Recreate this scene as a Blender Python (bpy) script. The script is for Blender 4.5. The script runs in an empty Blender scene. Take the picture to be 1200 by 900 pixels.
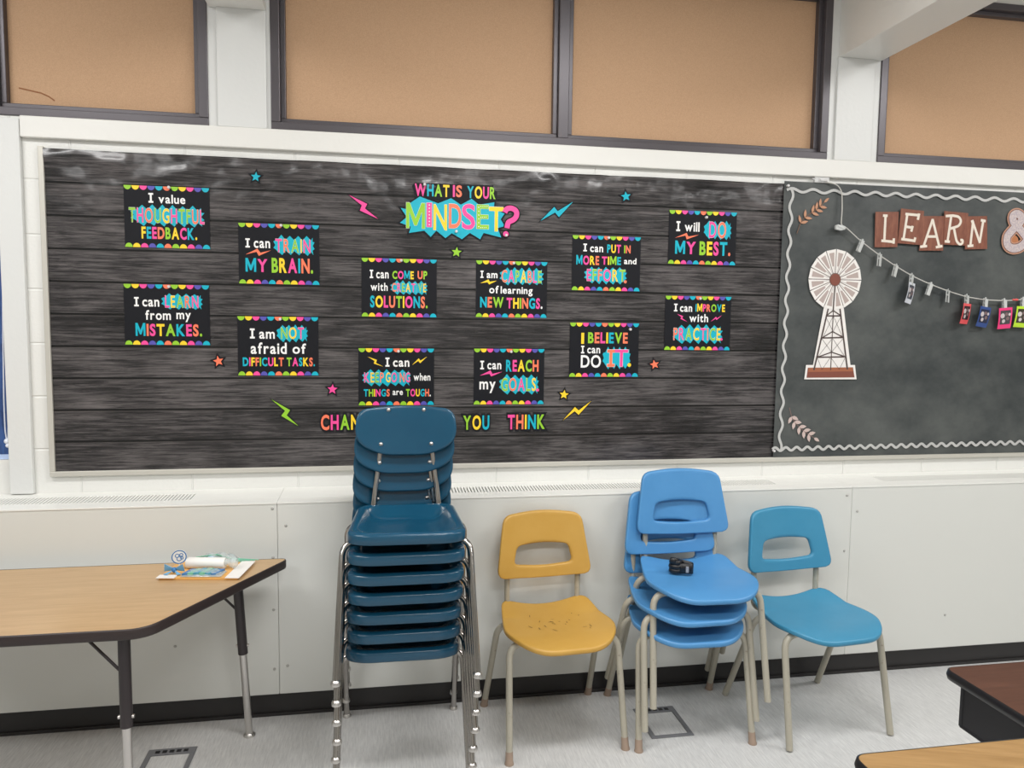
import bpy, bmesh, math, random
from mathutils import Vector, Matrix, noise as mnoise
random.seed(7)
C = bpy.context.scene
COL = C.collection

# ------------------------------------------------------------------ camera, world, lights, exposure
FPX, PITCH, YAW, ROLL = 875.9, 0.08109, 0.17309, -0.01249
CAM = Vector((0.0, -3.0519, 1.5))
_cy, _sy, _cp, _sp = math.cos(YAW), math.sin(YAW), math.cos(PITCH), math.sin(PITCH)
FWD = Vector((_sy*_cp, _cy*_cp, -_sp)); _r = Vector((_cy, -_sy, 0)); _d = FWD.cross(_r)
RIGHT = math.cos(ROLL)*_r + math.sin(ROLL)*_d
DOWN = -math.sin(ROLL)*_r + math.cos(ROLL)*_d
cam_data = bpy.data.cameras.new('camera'); cam = bpy.data.objects.new('camera', cam_data); COL.objects.link(cam)
cam_data.sensor_width = 36.0; cam_data.lens = FPX/1200*36.0; cam_data.clip_start = 0.05
cam.matrix_world = Matrix(((RIGHT.x, -DOWN.x, -FWD.x, CAM.x), (RIGHT.y, -DOWN.y, -FWD.y, CAM.y), (RIGHT.z, -DOWN.z, -FWD.z, CAM.z), (0, 0, 0, 1)))
C.camera = cam

C.view_settings.view_transform = 'Standard'; C.view_settings.look = 'None'
C.view_settings.gamma = 1.0; C.view_settings.use_curve_mapping = False
C.view_settings.exposure = 0.0

world = bpy.data.worlds.new('world'); C.world = world; world.use_nodes = True
world.node_tree.nodes['Background'].inputs[0].default_value = (0.75, 0.85, 1.0, 1)
world.node_tree.nodes['Background'].inputs[1].default_value = 0.3

LIGHT_Z = 3.03
LIGHTS = [(-1.85, -1.45), (0.75, -1.45), (3.3, -1.45), (-1.85, -3.4), (0.75, -3.4), (3.3, -3.4)]
LIGHT_W = 38.0
LIGHT_COL = (1.0, 0.99, 0.98)

# ------------------------------------------------------------------ helpers
def lin(v):
    v /= 255.0
    return v/12.92 if v <= 0.04045 else ((v+0.055)/1.055)**2.4
def rgb(r, g, b): return (lin(r), lin(g), lin(b), 1.0)

def at(px, py, y=0.0):
    """point of the photograph's ray where it meets the plane parallel to the wall at depth y"""
    d = FWD + (px-600)/FPX*RIGHT + (py-450)/FPX*DOWN
    return CAM + d*((y-CAM.y)/d.y)

def mat(name, color, rough=0.5, metal=0.0, coat=0.0, spec=0.5, bump=None, vary=None, alpha=1.0, trans=0.0):
    m = bpy.data.materials.new(name); m.use_nodes = True
    nt = m.node_tree; p = nt.nodes['Principled BSDF']
    p.inputs['Base Color'].default_value = color; p.inputs['Roughness'].default_value = rough
    p.inputs['Metallic'].default_value = metal; p.inputs['Coat Weight'].default_value = coat
    p.inputs['Specular IOR Level'].default_value = spec
    p.inputs['Alpha'].default_value = alpha; p.inputs['Transmission Weight'].default_value = trans
    if bump or vary:
        tc = nt.nodes.new('ShaderNodeTexCoord')
    if bump:
        sc, st, dist = bump
        n = nt.nodes.new('ShaderNodeTexNoise'); n.inputs['Scale'].default_value = sc; n.inputs['Detail'].default_value = 3
        nt.links.new(tc.outputs['Object'], n.inputs['Vector'])
        b = nt.nodes.new('ShaderNodeBump'); b.inputs['Strength'].default_value = st; b.inputs['Distance'].default_value = dist
        nt.links.new(n.outputs['Fac'], b.inputs['Height']); nt.links.new(b.outputs['Normal'], p.inputs['Normal'])
    if vary:
        sc, c2, lo, hi, stretch = vary
        mp = nt.nodes.new('ShaderNodeMapping'); mp.inputs['Scale'].default_value = stretch
        nt.links.new(tc.outputs['Object'], mp.inputs['Vector'])
        n = nt.nodes.new('ShaderNodeTexNoise'); n.inputs['Scale'].default_value = sc; n.inputs['Detail'].default_value = 6
        n.inputs['Roughness'].default_value = 0.65
        nt.links.new(mp.outputs['Vector'], n.inputs['Vector'])
        r = nt.nodes.new('ShaderNodeValToRGB'); r.color_ramp.elements[0].position = lo; r.color_ramp.elements[1].position = hi
        r.color_ramp.elements[0].color = color; r.color_ramp.elements[1].color = c2
        nt.links.new(n.outputs['Fac'], r.inputs['Fac']); nt.links.new(r.outputs['Color'], p.inputs['Base Color'])
    return m

class MB:
    """collects geometry and links it as one mesh object"""
    def __init__(self): self.v = []; self.f = []; self.mi = []; self.sm = []
    def add(self, vs, fs, mi=0, smooth=False):
        o = len(self.v); self.v += [tuple(v) for v in vs]
        for f in fs: self.f.append([i+o for i in f]); self.mi.append(mi); self.sm.append(smooth)
    def box(self, x0, x1, y0, y1, z0, z1, mi=0):
        vs = [(x, y, z) for z in (z0, z1) for y in (y0, y1) for x in (x0, x1)]
        self.add(vs, [(0, 2, 3, 1), (4, 5, 7, 6), (0, 1, 5, 4), (1, 3, 7, 5), (3, 2, 6, 7), (2, 0, 4, 6)], mi)
    def tube(self, pts, r, seg=12, mi=0, cap=True):
        pts = [Vector(p) for p in pts]; n = len(pts)
        rs = r if isinstance(r, (list, tuple)) else [r]*n
        t0 = (pts[1]-pts[0]).normalized()
        up = Vector((0, 0, 1)) if abs(t0.z) < 0.9 else Vector((1, 0, 0))
        a = t0.cross(up).normalized(); vs = []
        for i in range(n):
            if i == 0: t = t0
            elif i == n-1: t = (pts[-1]-pts[-2]).normalized()
            else: t = ((pts[i]-pts[i-1]).normalized()+(pts[i+1]-pts[i]).normalized()).normalized()
            a = (a-t*a.dot(t)).normalized(); b = t.cross(a)
            for k in range(seg):
                an = 2*math.pi*k/seg
                vs.append(pts[i]+(a*math.cos(an)+b*math.sin(an))*rs[i])
        fs = [(i*seg+k, i*seg+(k+1) % seg, (i+1)*seg+(k+1) % seg, (i+1)*seg+k) for i in range(n-1) for k in range(seg)]
        self.add(vs, fs, mi, True)
        if cap:
            self.add(vs[:seg], [tuple(range(seg))[::-1]], mi); self.add(vs[-seg:], [tuple(range(seg))], mi)
    def lathe(self, prof, seg=20, mi=0, center=(0, 0, 0), axis='z'):
        vs = []
        for r, h in prof:
            for k in range(seg):
                an = 2*math.pi*k/seg; x, y, z = r*math.cos(an), r*math.sin(an), h
                if axis == 'y': x, y, z = x, h, y
                if axis == 'x': x, y, z = h, x, y
                vs.append((x+center[0], y+center[1], z+center[2]))
        n = len(prof)
        fs = [(i*seg+k, i*seg+(k+1) % seg, (i+1)*seg+(k+1) % seg, (i+1)*seg+k) for i in range(n-1) for k in range(seg)]
        self.add(vs, fs, mi, True)
        self.add(vs[:seg], [tuple(range(seg))], mi); self.add(vs[-seg:], [tuple(range(seg))], mi)
    def prism(self, poly, z0, z1, mi=0, mside=None):
        """horizontal slab from an outline in x, y"""
        n = len(poly); vs = [(x, y, z0) for x, y in poly]+[(x, y, z1) for x, y in poly]
        self.add(vs, [tuple(range(n))[::-1], tuple(range(n, 2*n))], mi)
        self.add(vs, [(i, (i+1) % n, n+(i+1) % n, n+i) for i in range(n)], mi if mside is None else mside)
    def plate(self, poly, yf, yb, mi=0):
        """upright slab from an outline in x, z, front at yf (towards the room)"""
        n = len(poly); vs = [(x, yf, z) for x, z in poly]+[(x, yb, z) for x, z in poly]
        self.add(vs, [tuple(range(n)), tuple(range(n, 2*n))[::-1]], mi)
        self.add(vs, [(i, (i+1) % n, n+(i+1) % n, n+i) for i in range(n)], mi)
    def flat(self, poly, y, mi=0): self.add([(x, y, z) for x, z in poly], [tuple(range(len(poly)))], mi)
    def ribbon(self, pts, w, y, mi=0):
        """flat stroke of width w along a path in x, z"""
        n = len(pts); L = []; R_ = []
        for i in range(n):
            a = pts[max(i-1, 0)]; b = pts[min(i+1, n-1)]
            dx, dz = b[0]-a[0], b[1]-a[1]; l = math.hypot(dx, dz) or 1
            nx, nz = -dz/l*w/2, dx/l*w/2
            L.append((pts[i][0]+nx, y, pts[i][1]+nz)); R_.append((pts[i][0]-nx, y, pts[i][1]-nz))
        L = [(a, b-0.0003*i/n, c) for i, (a, b, c) in enumerate(L)]; R_ = [(a, b-0.0003*i/n, c) for i, (a, b, c) in enumerate(R_)]
        self.add(L+R_, [(i, i+1, n+i+1, n+i) for i in range(n-1)], mi)
    def build(self, name, mats, parent=None, bevel=0.0, bseg=2):
        me = bpy.data.meshes.new(name); me.from_pydata(self.v, [], self.f)
        for m in (mats if isinstance(mats, (list, tuple)) else [mats]): me.materials.append(m)
        me.polygons.foreach_set('material_index', self.mi); me.polygons.foreach_set('use_smooth', self.sm)
        bm = bmesh.new(); bm.from_mesh(me); bmesh.ops.recalc_face_normals(bm, faces=bm.faces); bm.to_mesh(me); bm.free()
        me.update()
        o = bpy.data.objects.new(name, me); COL.objects.link(o)
        if parent: o.parent = parent
        if bevel:
            b = o.modifiers.new('bevel', 'BEVEL'); b.width = bevel; b.segments = bseg; b.limit_method = 'ANGLE'; b.angle_limit = math.radians(40)
        return o

def tag(o, label, cat, group=None, kind=None):
    o['label'] = label; o['category'] = cat
    if group: o['group'] = group
    if kind: o['kind'] = kind
    return o
def struct(o): o['kind'] = 'structure'; return o
def empty(name, loc=(0, 0, 0), rz=0.0):
    o = bpy.data.objects.new(name, None); o.empty_display_size = 0.1; o.location = loc; o.rotation_euler = (0, 0, rz); COL.objects.link(o); return o
def copy_tree(o, parent=None):
    c = o.copy(); COL.objects.link(c)
    if parent: c.parent = parent
    for ch in list(o.children): copy_tree(ch, c)
    return c

def fillet(pts, rad, n=6):
    """polyline with rounded inner corners"""
    pts = [Vector(p) for p in pts]; rads = rad if isinstance(rad, (list, tuple)) else [rad]*len(pts)
    out = [pts[0]]
    for i in range(1, len(pts)-1):
        p, a, b = pts[i], pts[i-1], pts[i+1]
        da, db = (a-p), (b-p); r = min(rads[i], da.length*0.49, db.length*0.49)
        pa, pb = p+da.normalized()*r, p+db.normalized()*r
        for k in range(n+1):
            t = k/n; out.append(pa*(1-t)**2+p*2*t*(1-t)+pb*t*t)
    out.append(pts[-1]); return out
def rpoly(corners, n=8):
    """closed outline with rounded corners: (x, y, radius)"""
    N = len(corners); out = []
    for i in range(N):
        p = Vector(corners[i][:2]); a = Vector(corners[i-1][:2]); b = Vector(corners[(i+1) % N][:2]); r = corners[i][2]
        da, db = a-p, b-p; r = min(r, da.length*0.49, db.length*0.49)
        pa, pb = p+da.normalized()*r, p+db.normalized()*r
        for k in range(n+1):
            t = k/n; q = pa*(1-t)**2+p*2*t*(1-t)+pb*t*t; out.append((q.x, q.y))
    return out
def radial(poly, c, N):
    """resample an outline by angle about c"""
    out = []; M = len(poly)
    for k in range(N):
        an = 2*math.pi*k/N; dx, dy = math.cos(an), math.sin(an); best = 0
        for i in range(M):
            x1, y1 = poly[i][0]-c[0], poly[i][1]-c[1]; x2, y2 = poly[(i+1) % M][0]-c[0], poly[(i+1) % M][1]-c[1]
            ex, ey = x2-x1, y2-y1; den = dx*ey-dy*ex
            if abs(den) < 1e-12: continue
            t = (x1*ey-y1*ex)/den; s = (x1*dy-y1*dx)/den
            if t > 0 and -1e-6 <= s <= 1+1e-6: best = max(best, t)
        out.append((c[0]+dx*best, c[1]+dy*best))
    return out
def offset_poly(poly, d):
    N = len(poly); A = sum(poly[i][0]*poly[(i+1) % N][1]-poly[(i+1) % N][0]*poly[i][1] for i in range(N)); s = 1 if A > 0 else -1
    out = []
    for i in range(N):
        p = Vector(poly[i]); a = (p-Vector(poly[i-1])).normalized(); b = (Vector(poly[(i+1) % N])-p).normalized()
        na = Vector((a.y, -a.x))*s; nb = Vector((b.y, -b.x))*s; m = na+nb
        if m.length < 1e-6: m = na
        m.normalize(); k = d/max(m.dot(na), 0.45); q = p+m*k; out.append((q.x, q.y))
    return out

# ------------------------------------------------------------------ materials
M = {}
M['white_paint'] = mat('white_paint', rgb(232, 231, 226), 0.35, bump=(60, 0.15, 0.004))
M['white_paint_shaded'] = mat('white_paint_shaded', rgb(222, 223, 221), 0.35, bump=(60, 0.15, 0.004))  # white paint with the dimmer light at columns and post in its colour
M['gap'] = mat('gap', rgb(70, 68, 64), 0.8)
M['cover_paint'] = mat('cover_paint', rgb(216, 217, 212), 0.4)
M['ledge_paint'] = mat('ledge_paint', rgb(231, 231, 226), 0.3)
M['black_rubber'] = mat('black_rubber', rgb(38, 36, 36), 0.45)
M['bronze'] = mat('bronze', rgb(88, 84, 88), 0.35, metal=0.35)
M['ceiling'] = mat('ceiling', rgb(222, 220, 214), 0.8)
M['beige_metal'] = mat('beige_metal', rgb(172, 167, 152), 0.35, vary=(35, rgb(128, 118, 104), 0.62, 0.75, (1, 1, 1)))
M['boot'] = mat('boot', rgb(156, 136, 120), 0.5)
M['chrome'] = mat('chrome', (0.42, 0.40, 0.38, 1), 0.14, metal=1.0)
M['steel'] = mat('steel', (0.6, 0.58, 0.56, 1), 0.3, metal=1.0)
M['dark_enamel'] = mat('dark_enamel', rgb(42, 35, 37), 0.35)
M['edge_band'] = mat('edge_band', rgb(45, 35, 34), 0.45)
M['black_plastic'] = mat('black_plastic', rgb(22, 22, 25), 0.35)
M['black_metal'] = mat('black_metal', rgb(28, 28, 32), 0.45)
M['grey_plastic'] = mat('grey_plastic', rgb(112, 113, 116), 0.5)
M['screw'] = mat('screw', rgb(176, 175, 170), 0.4)
M['alu'] = mat('alu', rgb(206, 203, 194), 0.4, metal=0.3)

def nodes(m): return m.node_tree.nodes, m.node_tree.links
def wall_material():
    m = mat('painted_block', rgb(229, 229, 225), 0.4); N, L = nodes(m); p = N['Principled BSDF']
    tc = N.new('ShaderNodeTexCoord'); sx = N.new('ShaderNodeSeparateXYZ'); cx = N.new('ShaderNodeCombineXYZ')
    L.new(tc.outputs['Object'], sx.inputs[0]); L.new(sx.outputs['X'], cx.inputs['X']); L.new(sx.outputs['Z'], cx.inputs['Y'])
    mp = N.new('ShaderNodeMapping'); mp.inputs['Location'].default_value = (0.13, -0.004, 0); L.new(cx.outputs[0], mp.inputs[0])
    b = N.new('ShaderNodeTexBrick'); b.inputs['Scale'].default_value = 1.0; b.inputs['Brick Width'].default_value = 0.4
    b.inputs['Row Height'].default_value = 0.2; b.inputs['Mortar Size'].default_value = 0.005; b.inputs['Mortar Smooth'].default_value = 0.8
    L.new(mp.outputs[0], b.inputs['Vector'])
    n = N.new('ShaderNodeTexNoise'); n.inputs['Scale'].default_value = 90; L.new(tc.outputs['Object'], n.inputs['Vector'])
    mx = N.new('ShaderNodeMath'); mx.operation = 'MULTIPLY_ADD'; mx.inputs[1].default_value = -1.0
    ml = N.new('ShaderNodeMath'); ml.operation = 'MULTIPLY'; ml.inputs[1].default_value = 0.25
    L.new(n.outputs['Fac'], ml.inputs[0]); L.new(b.outputs['Fac'], mx.inputs[0]); L.new(ml.outputs[0], mx.inputs[2])
    bp = N.new('ShaderNodeBump'); bp.inputs['Strength'].default_value = 0.5; bp.inputs['Distance'].default_value = 0.006
    L.new(mx.outputs[0], bp.inputs['Height']); L.new(bp.outputs[0], p.inputs['Normal'])
    return m
M['block'] = wall_material()

def streak(name, c1, c2, sc, stretch, rough, lo=0.35, hi=0.7, rot=0.0, bump=0.0, coat=0.0):
    m = mat(name, c1, rough, coat=coat); N, L = nodes(m); p = N['Principled BSDF']
    tc = N.new('ShaderNodeTexCoord'); mp = N.new('ShaderNodeMapping'); mp.inputs['Scale'].default_value = stretch; mp.inputs['Rotation'].default_value = (0, 0, rot)
    rt = N.new('ShaderNodeVectorRotate'); rt.rotation_type = 'Z_AXIS'; rt.inputs['Angle'].default_value = rot
    mp.inputs['Rotation'].default_value = (0, 0, 0)
    L.new(tc.outputs['Object'], rt.inputs['Vector']); L.new(rt.outputs[0], mp.inputs[0])
    n = N.new('ShaderNodeTexNoise'); n.inputs['Scale'].default_value = sc; n.inputs['Detail'].default_value = 7; n.inputs['Roughness'].default_value = 0.7
    L.new(mp.outputs[0], n.inputs['Vector'])
    r = N.new('ShaderNodeValToRGB'); r.color_ramp.elements[0].position = lo; r.color_ramp.elements[1].position = hi
    r.color_ramp.elements[0].color = c1; r.color_ramp.elements[1].color = c2
    L.new(n.outputs['Fac'], r.inputs[0]); L.new(r.outputs[0], p.inputs['Base Color'])
    if bump:
        b = N.new('ShaderNodeBump'); b.inputs['Strength'].default_value = bump; b.inputs['Distance'].default_value = 0.001
        L.new(n.outputs['Fac'], b.inputs['Height']); L.new(b.outputs[0], p.inputs['Normal'])
    return m
M['floor'] = streak('vinyl_floor', rgb(176, 176, 176), rgb(214, 214, 212), 3.0, (60, 5, 1), 0.38, 0.28, 0.72)
M['cork'] = mat('cork', rgb(192, 155, 122), 0.85, bump=(420, 0.5, 0.002), vary=(260, rgb(209, 172, 138), 0.3, 0.7, (1, 1, 1)))
M['cork_stain'] = mat('cork_stain', rgb(150, 100, 66), 0.85)
M['oak'] = streak('oak_laminate', rgb(178, 145, 104), rgb(198, 166, 125), 2.2, (2.2, 26, 1), 0.33, 0.3, 0.75)
M['oak_dark'] = streak('oak_laminate_deep', rgb(138, 106, 64), rgb(165, 131, 86), 2.2, (3, 40, 1), 0.35, 0.3, 0.72, rot=math.radians(18))
M['walnut'] = streak('walnut_laminate', rgb(71, 45, 34), rgb(95, 62, 48), 2.2, (2.5, 30, 1), 0.35, 0.3, 0.72)

def plank_paper():
    m = mat('plank_print_paper', rgb(80, 76, 80), 0.26, spec=0.55); N, L = nodes(m); p = N['Principled BSDF']
    tc = N.new('ShaderNodeTexCoord'); s = N.new('ShaderNodeSeparateXYZ'); L.new(tc.outputs['Object'], s.inputs[0])
    def mth(op, a=None, b=None, va=0.0, vb=0.0):
        q = N.new('ShaderNodeMath'); q.operation = op; q.inputs[0].default_value = va; q.inputs[1].default_value = vb
        if a is not None: L.new(a, q.inputs[0])
        if b is not None: L.new(b, q.inputs[1])
        return q.outputs[0]
    zz = mth('DIVIDE', mth('SUBTRACT', s.outputs['Z'], vb=0.912), vb=0.1205)
    fl = mth('FLOOR', zz); fr = mth('FRACT', zz)
    wn = N.new('ShaderNodeTexWhiteNoise'); wn.noise_dimensions = '1D'; L.new(fl, wn.inputs['W'])
    cx = N.new('ShaderNodeCombineXYZ'); L.new(mth('ADD', mth('MULTIPLY', s.outputs['X'], vb=1.9), mth('MULTIPLY', fl, vb=7.31)), cx.inputs['X'])
    L.new(mth('MULTIPLY', s.outputs['Z'], vb=36.0), cx.inputs['Y']); L.new(mth('MULTIPLY', fl, vb=3.7), cx.inputs['Z'])
    n1 = N.new('ShaderNodeTexNoise'); n1.inputs['Scale'].default_value = 3.2; n1.inputs['Detail'].default_value = 9; n1.inputs['Roughness'].default_value = 0.72; n1.inputs['Distortion'].default_value = 0.5
    L.new(cx.outputs[0], n1.inputs['Vector'])
    mpb = N.new('ShaderNodeMapping'); mpb.inputs['Scale'].default_value = (1.4, 1, 3.0); L.new(tc.outputs['Object'], mpb.inputs[0])
    n2 = N.new('ShaderNodeTexNoise'); n2.inputs['Scale'].default_value = 2.5; n2.inputs['Detail'].default_value = 4; L.new(mpb.outputs[0], n2.inputs['Vector'])
    v = mth('ADD', mth('MULTIPLY', n1.outputs['Fac'], vb=0.72), mth('ADD', mth('MULTIPLY', n2.outputs['Fac'], vb=0.4), mth('MULTIPLY', wn.outputs['Value'], vb=0.07)))
    r = N.new('ShaderNodeValToRGB'); e = r.color_ramp.elements
    e[0].position = 0.42; e[0].color = rgb(10, 9, 10); e[1].position = 0.76; e[1].color = rgb(106, 101, 101)
    k = e.new(0.56); k.color = rgb(45, 43, 44)
    L.new(v, r.inputs[0])
    seam = mth('LESS_THAN', mth('ABSOLUTE', mth('SUBTRACT', fr, vb=0.5)), vb=0.468)
    lite = mth('GREATER_THAN', mth('ABSOLUTE', mth('SUBTRACT', fr, vb=0.47)), vb=0.49)
    mix = N.new('ShaderNodeMix'); mix.data_type = 'RGBA'; mix.inputs['A'].default_value = rgb(4, 4, 5)
    L.new(seam, mix.inputs['Factor']); edge = N.new('ShaderNodeMix'); edge.data_type = 'RGBA'; edge.inputs['B'].default_value = rgb(70, 66, 65)
    L.new(mth('MULTIPLY', mth('GREATER_THAN', fr, vb=0.928), vb=0.55), edge.inputs['Factor']); L.new(r.outputs[0], edge.inputs['A'])
    L.new(edge.outputs['Result'], mix.inputs['B']); L.new(mix.outputs['Result'], p.inputs['Base Color'])
    nb = N.new('ShaderNodeTexNoise'); nb.inputs['Scale'].default_value = 7.0; nb.inputs['Detail'].default_value = 2; L.new(tc.outputs['Object'], nb.inputs['Vector'])
    b = N.new('ShaderNodeBump'); b.inputs['Strength'].default_value = 0.5; b.inputs['Distance'].default_value = 0.012
    mask = N.new('ShaderNodeMapRange'); mask.interpolation_type = 'SMOOTHSTEP'; mask.inputs['From Min'].default_value = 1.75; mask.inputs['From Max'].default_value = 2.1; mask.inputs['To Min'].default_value = 0.35; mask.inputs['To Max'].default_value = 3.6
    L.new(s.outputs['Z'], mask.inputs['Value'])
    L.new(mth('MULTIPLY', nb.outputs['Fac'], mask.outputs['Result']), b.inputs['Height']); L.new(b.outputs[0], p.inputs['Normal'])
    return m
M['planks'] = plank_paper()
M['chalk'] = mat('chalkboard_paper', rgb(52, 57, 58), 0.5, bump=(6, 0.35, 0.012), vary=(2.6, rgb(94, 97, 95), 0.36, 0.74, (1, 1, 1.3)))

PAL = dict(l=rgb(150, 205, 50), y=rgb(255, 214, 48), p=rgb(248, 78, 158), v=rgb(88, 84, 176), t=rgb(0, 178, 200), o=rgb(252, 126, 92), w=rgb(246, 245, 243), k=rgb(25, 26, 31))
P = {k: mat('print_'+n, PAL[k], 0.4) for k, n in dict(l='lime', y='yellow', p='pink', v='violet', t='teal', o='coral', w='white', k='charcoal').items()}
P['k'].node_tree.nodes['Principled BSDF'].inputs['Specular IOR Level'].default_value = 0.2; P['k'].node_tree.nodes['Principled BSDF'].inputs['Roughness'].default_value = 0.55
PRINT = [P[k] for k in 'lypvtowk']; PI = {k: i for i, k in enumerate('lypvtowk')}

# ------------------------------------------------------------------ lettering (outline glyphs turned into mesh)
_gl = {}
def glyph(ch, off):
    key = (ch, off)
    if key in _gl: return _gl[key]
    if ch == '|':                                                     # capital I with slab serifs
        a = 0.055+off; h = 0.73+off
        pts = [(-.17-off, -off), (.17+off, -off), (.17+off, .1+off), (a, .1+off), (a, .63-off), (.17+off, .63-off), (.17+off, h), (-.17-off, h), (-.17-off, .63-off), (-a, .63-off), (-a, .1+off), (-.17-off, .1+off)]
        _gl[key] = (pts, [tuple(range(12))]); return _gl[key]
    if ch == 'M':
        pts = offset_poly([(0, 0), (0, .73), (.115, .73), (.36, .25), (.605, .73), (.72, .73), (.72, 0), (.625, 0), (.625, .52), (.40, .09), (.32, .09), (.095, .52), (.095, 0)], off)
        _gl[key] = (pts, [tuple(range(13))]); return _gl[key]
    cu = bpy.data.curves.new('glyph', 'FONT'); cu.body = ch; cu.offset = off; cu.resolution_u = 4; cu.fill_mode = 'FRONT'
    ob = bpy.data.objects.new('glyph', cu); COL.objects.link(ob)
    dg = bpy.context.evaluated_depsgraph_get(); dg.update()
    ev = ob.evaluated_get(dg); me = ev.to_mesh()
    vs = [(v.co.x, v.co.y) for v in me.vertices]; fs = [tuple(p.vertices) for p in me.polygons]
    ev.to_mesh_clear(); bpy.data.objects.remove(ob); bpy.data.curves.remove(cu)
    _gl[key] = (vs, fs); return _gl[key]
def word(mb, text, x0, x1, z1, z0, cols, y, bold=0.025, outline=0.0, ocol='w', gap=0.09, lift=0.0004, shadow=None):
    """letters of a word fitted into a box; outline adds a wider letter behind each"""
    pen = 0; lay = []; lo, hi = 9, -9
    for ch in text:
        if ch == ' ': pen += 0.3; continue
        vs, fs = glyph(ch, bold); a = min(v[0] for v in vs); b = max(v[0] for v in vs)
        lay.append((ch, pen-a)); pen += b-a+gap
        if ch != '.' or len(text) == 1: lo = min(lo, min(v[1] for v in vs))
        hi = max(hi, max(v[1] for v in vs))
    W = pen-gap; sx = (x1-x0)/W; sz = (z1-z0)/(hi-lo)
    for i, (ch, dx) in enumerate(lay):
        c = PI[cols[i % len(cols)]]
        if outline:
            vs, fs = glyph(ch, bold+outline)
            mb.add([(x0+(v[0]+dx)*sx, y-0.00007*i, z0+(v[1]-lo)*sz) for v in vs], fs, PI[ocol])
        vs, fs = glyph(ch, bold)
        mb.add([(x0+(v[0]+dx)*sx, y-lift*(2 if outline else 1)-0.00007*i, z0+(v[1]-lo)*sz) for v in vs], fs, c)

# ------------------------------------------------------------------ the room
WZ0, WZ1 = 2.2285, 2.955            # clerestory opening
CEIL = 3.12
m = MB(); m.box(-5.2, 6.6, -6.5, 0.3, -0.12, 0.0); struct(m.build('floor', M['floor']))
m = MB(); m.box(-5.2, 6.6, -6.5, 0.3, CEIL, CEIL+0.12); struct(m.build('ceiling', M['ceiling']))
m = MB()
m.box(-1.372, 6.6, 0.0, 0.2, 0.0, WZ0)                                # below the clerestory
m.box(-5.2, -1.372, 0.0, 0.2, 0.0, 0.955)
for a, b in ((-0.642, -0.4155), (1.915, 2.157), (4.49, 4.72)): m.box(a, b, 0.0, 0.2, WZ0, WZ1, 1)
m.box(-5.2, -3.0, 0.0, 0.2, 0.955, WZ1)
m.box(-5.2, 6.6, 0.0, 0.2, WZ1, CEIL); m.box(-3.0, -1.372, 0.0, 0.2, 2.2, WZ0); m.box(4.72, 6.6, 0.0, 0.2, WZ0, WZ1)
struct(m.build('wall_back', [M['block'], M['white_paint_shaded']]))
m = MB(); m.box(-5.2, -5.0, -6.5, 0.0, 0, CEIL); struct(m.build('wall_left', M['white_paint']))
m = MB(); m.box(6.4, 6.6, -6.5, 0.0, 0, CEIL); struct(m.build('wall_right', M['white_paint']))
m = MB(); m.box(-5.0, 6.4, -6.5, -6.3, 0, CEIL); struct(m.build('wall_front', M['white_paint']))

# sill trim under the clerestory, with the groove below it
m = MB(); m.box(-1.288, 6.4, -0.022, 0.0, 2.1505, 2.227); struct(m.build('trim_1', M['white_paint'], bevel=0.004))
# boxed post at the left, standing on the ledge
m = MB(); m.box(-1.370, -1.290, -0.02, 0.0, 0.838, 2.216); struct(m.build('trim_2', M['white_paint_shaded'], bevel=0.003))
# column faces and the roof beams that sit on them
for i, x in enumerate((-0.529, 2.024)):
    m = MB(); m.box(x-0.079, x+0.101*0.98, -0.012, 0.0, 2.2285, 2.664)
    struct(m.build('trim_%d' % (3+i), M['white_paint_shaded'], bevel=0.002))
for i, x in enumerate((-3.083, -0.532, 2.055, 4.60)):
    m = MB(); m.box(x-0.104, x+0.104, -6.3, 0.0, 2.664, CEIL); struct(m.build('trim_%d' % (5+i), M['white_paint'], bevel=0.003))

def clerestory(n, x0, x1, mulls):
    root = struct(empty('window_%d' % n, (0, 0, 0)))
    f = MB(); z0, z1 = WZ0, WZ1; fw = 0.030
    f.box(x0, x1, -0.006, 0.05, z0, z0+fw); f.box(x0, x1, -0.006, 0.05, z1-fw, z1)
    f.box(x0, x0+0.034, -0.006, 0.05, z0+fw, z1-fw); f.box(x1-0.034, x1, -0.006, 0.05, z0+fw, z1-fw)
    edges = [x0+0.034]
    for mx in mulls:
        f.box(mx-0.022, mx+0.022, -0.002, 0.05, z0+fw, z1-fw); edges += [mx-0.022, mx+0.022]
    edges.append(x1-0.034)
    f.build('frame', M['bronze'], root, bevel=0.0025)
    for k in range(0, len(edges), 2):
        a, b = edges[k], edges[k+1]; s = MB(); w = 0.019
        s.box(a, b, 0.018, 0.06, z0+fw, z0+fw+w); s.box(a, b, 0.018, 0.06, z1-fw-w, z1-fw)
        s.box(a, a+w, 0.018, 0.06, z0+fw+w, z1-fw-w); s.box(b-w, b, 0.018, 0.06, z0+fw+w, z1-fw-w)
        s.build('sash', M['bronze'], root, bevel=0.002)
        c = MB(); c.box(a+w*0.5, b-w*0.5, 0.045, 0.057, z0+fw+w*0.5, z1-fw-w*0.5); c.build('cork_panel', M['cork'], root)
    return root
w1 = clerestory(1, -3.0, -0.642, [-1.383])
clerestory(2, -0.4155, 1.915, [0.733])
clerestory(3, 2.157, 4.49, [3.32])
# tear in the left cork panel
m = MB(); pts = [at(x, y, 0.044) for x, y in ((22, 103), (35, 106), (48, 109), (57, 113), (64, 118))]
m.ribbon([(p.x, p.z) for p in pts], 0.005, 0.0443); m.build('tear', M['cork_stain'], w1)

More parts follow.
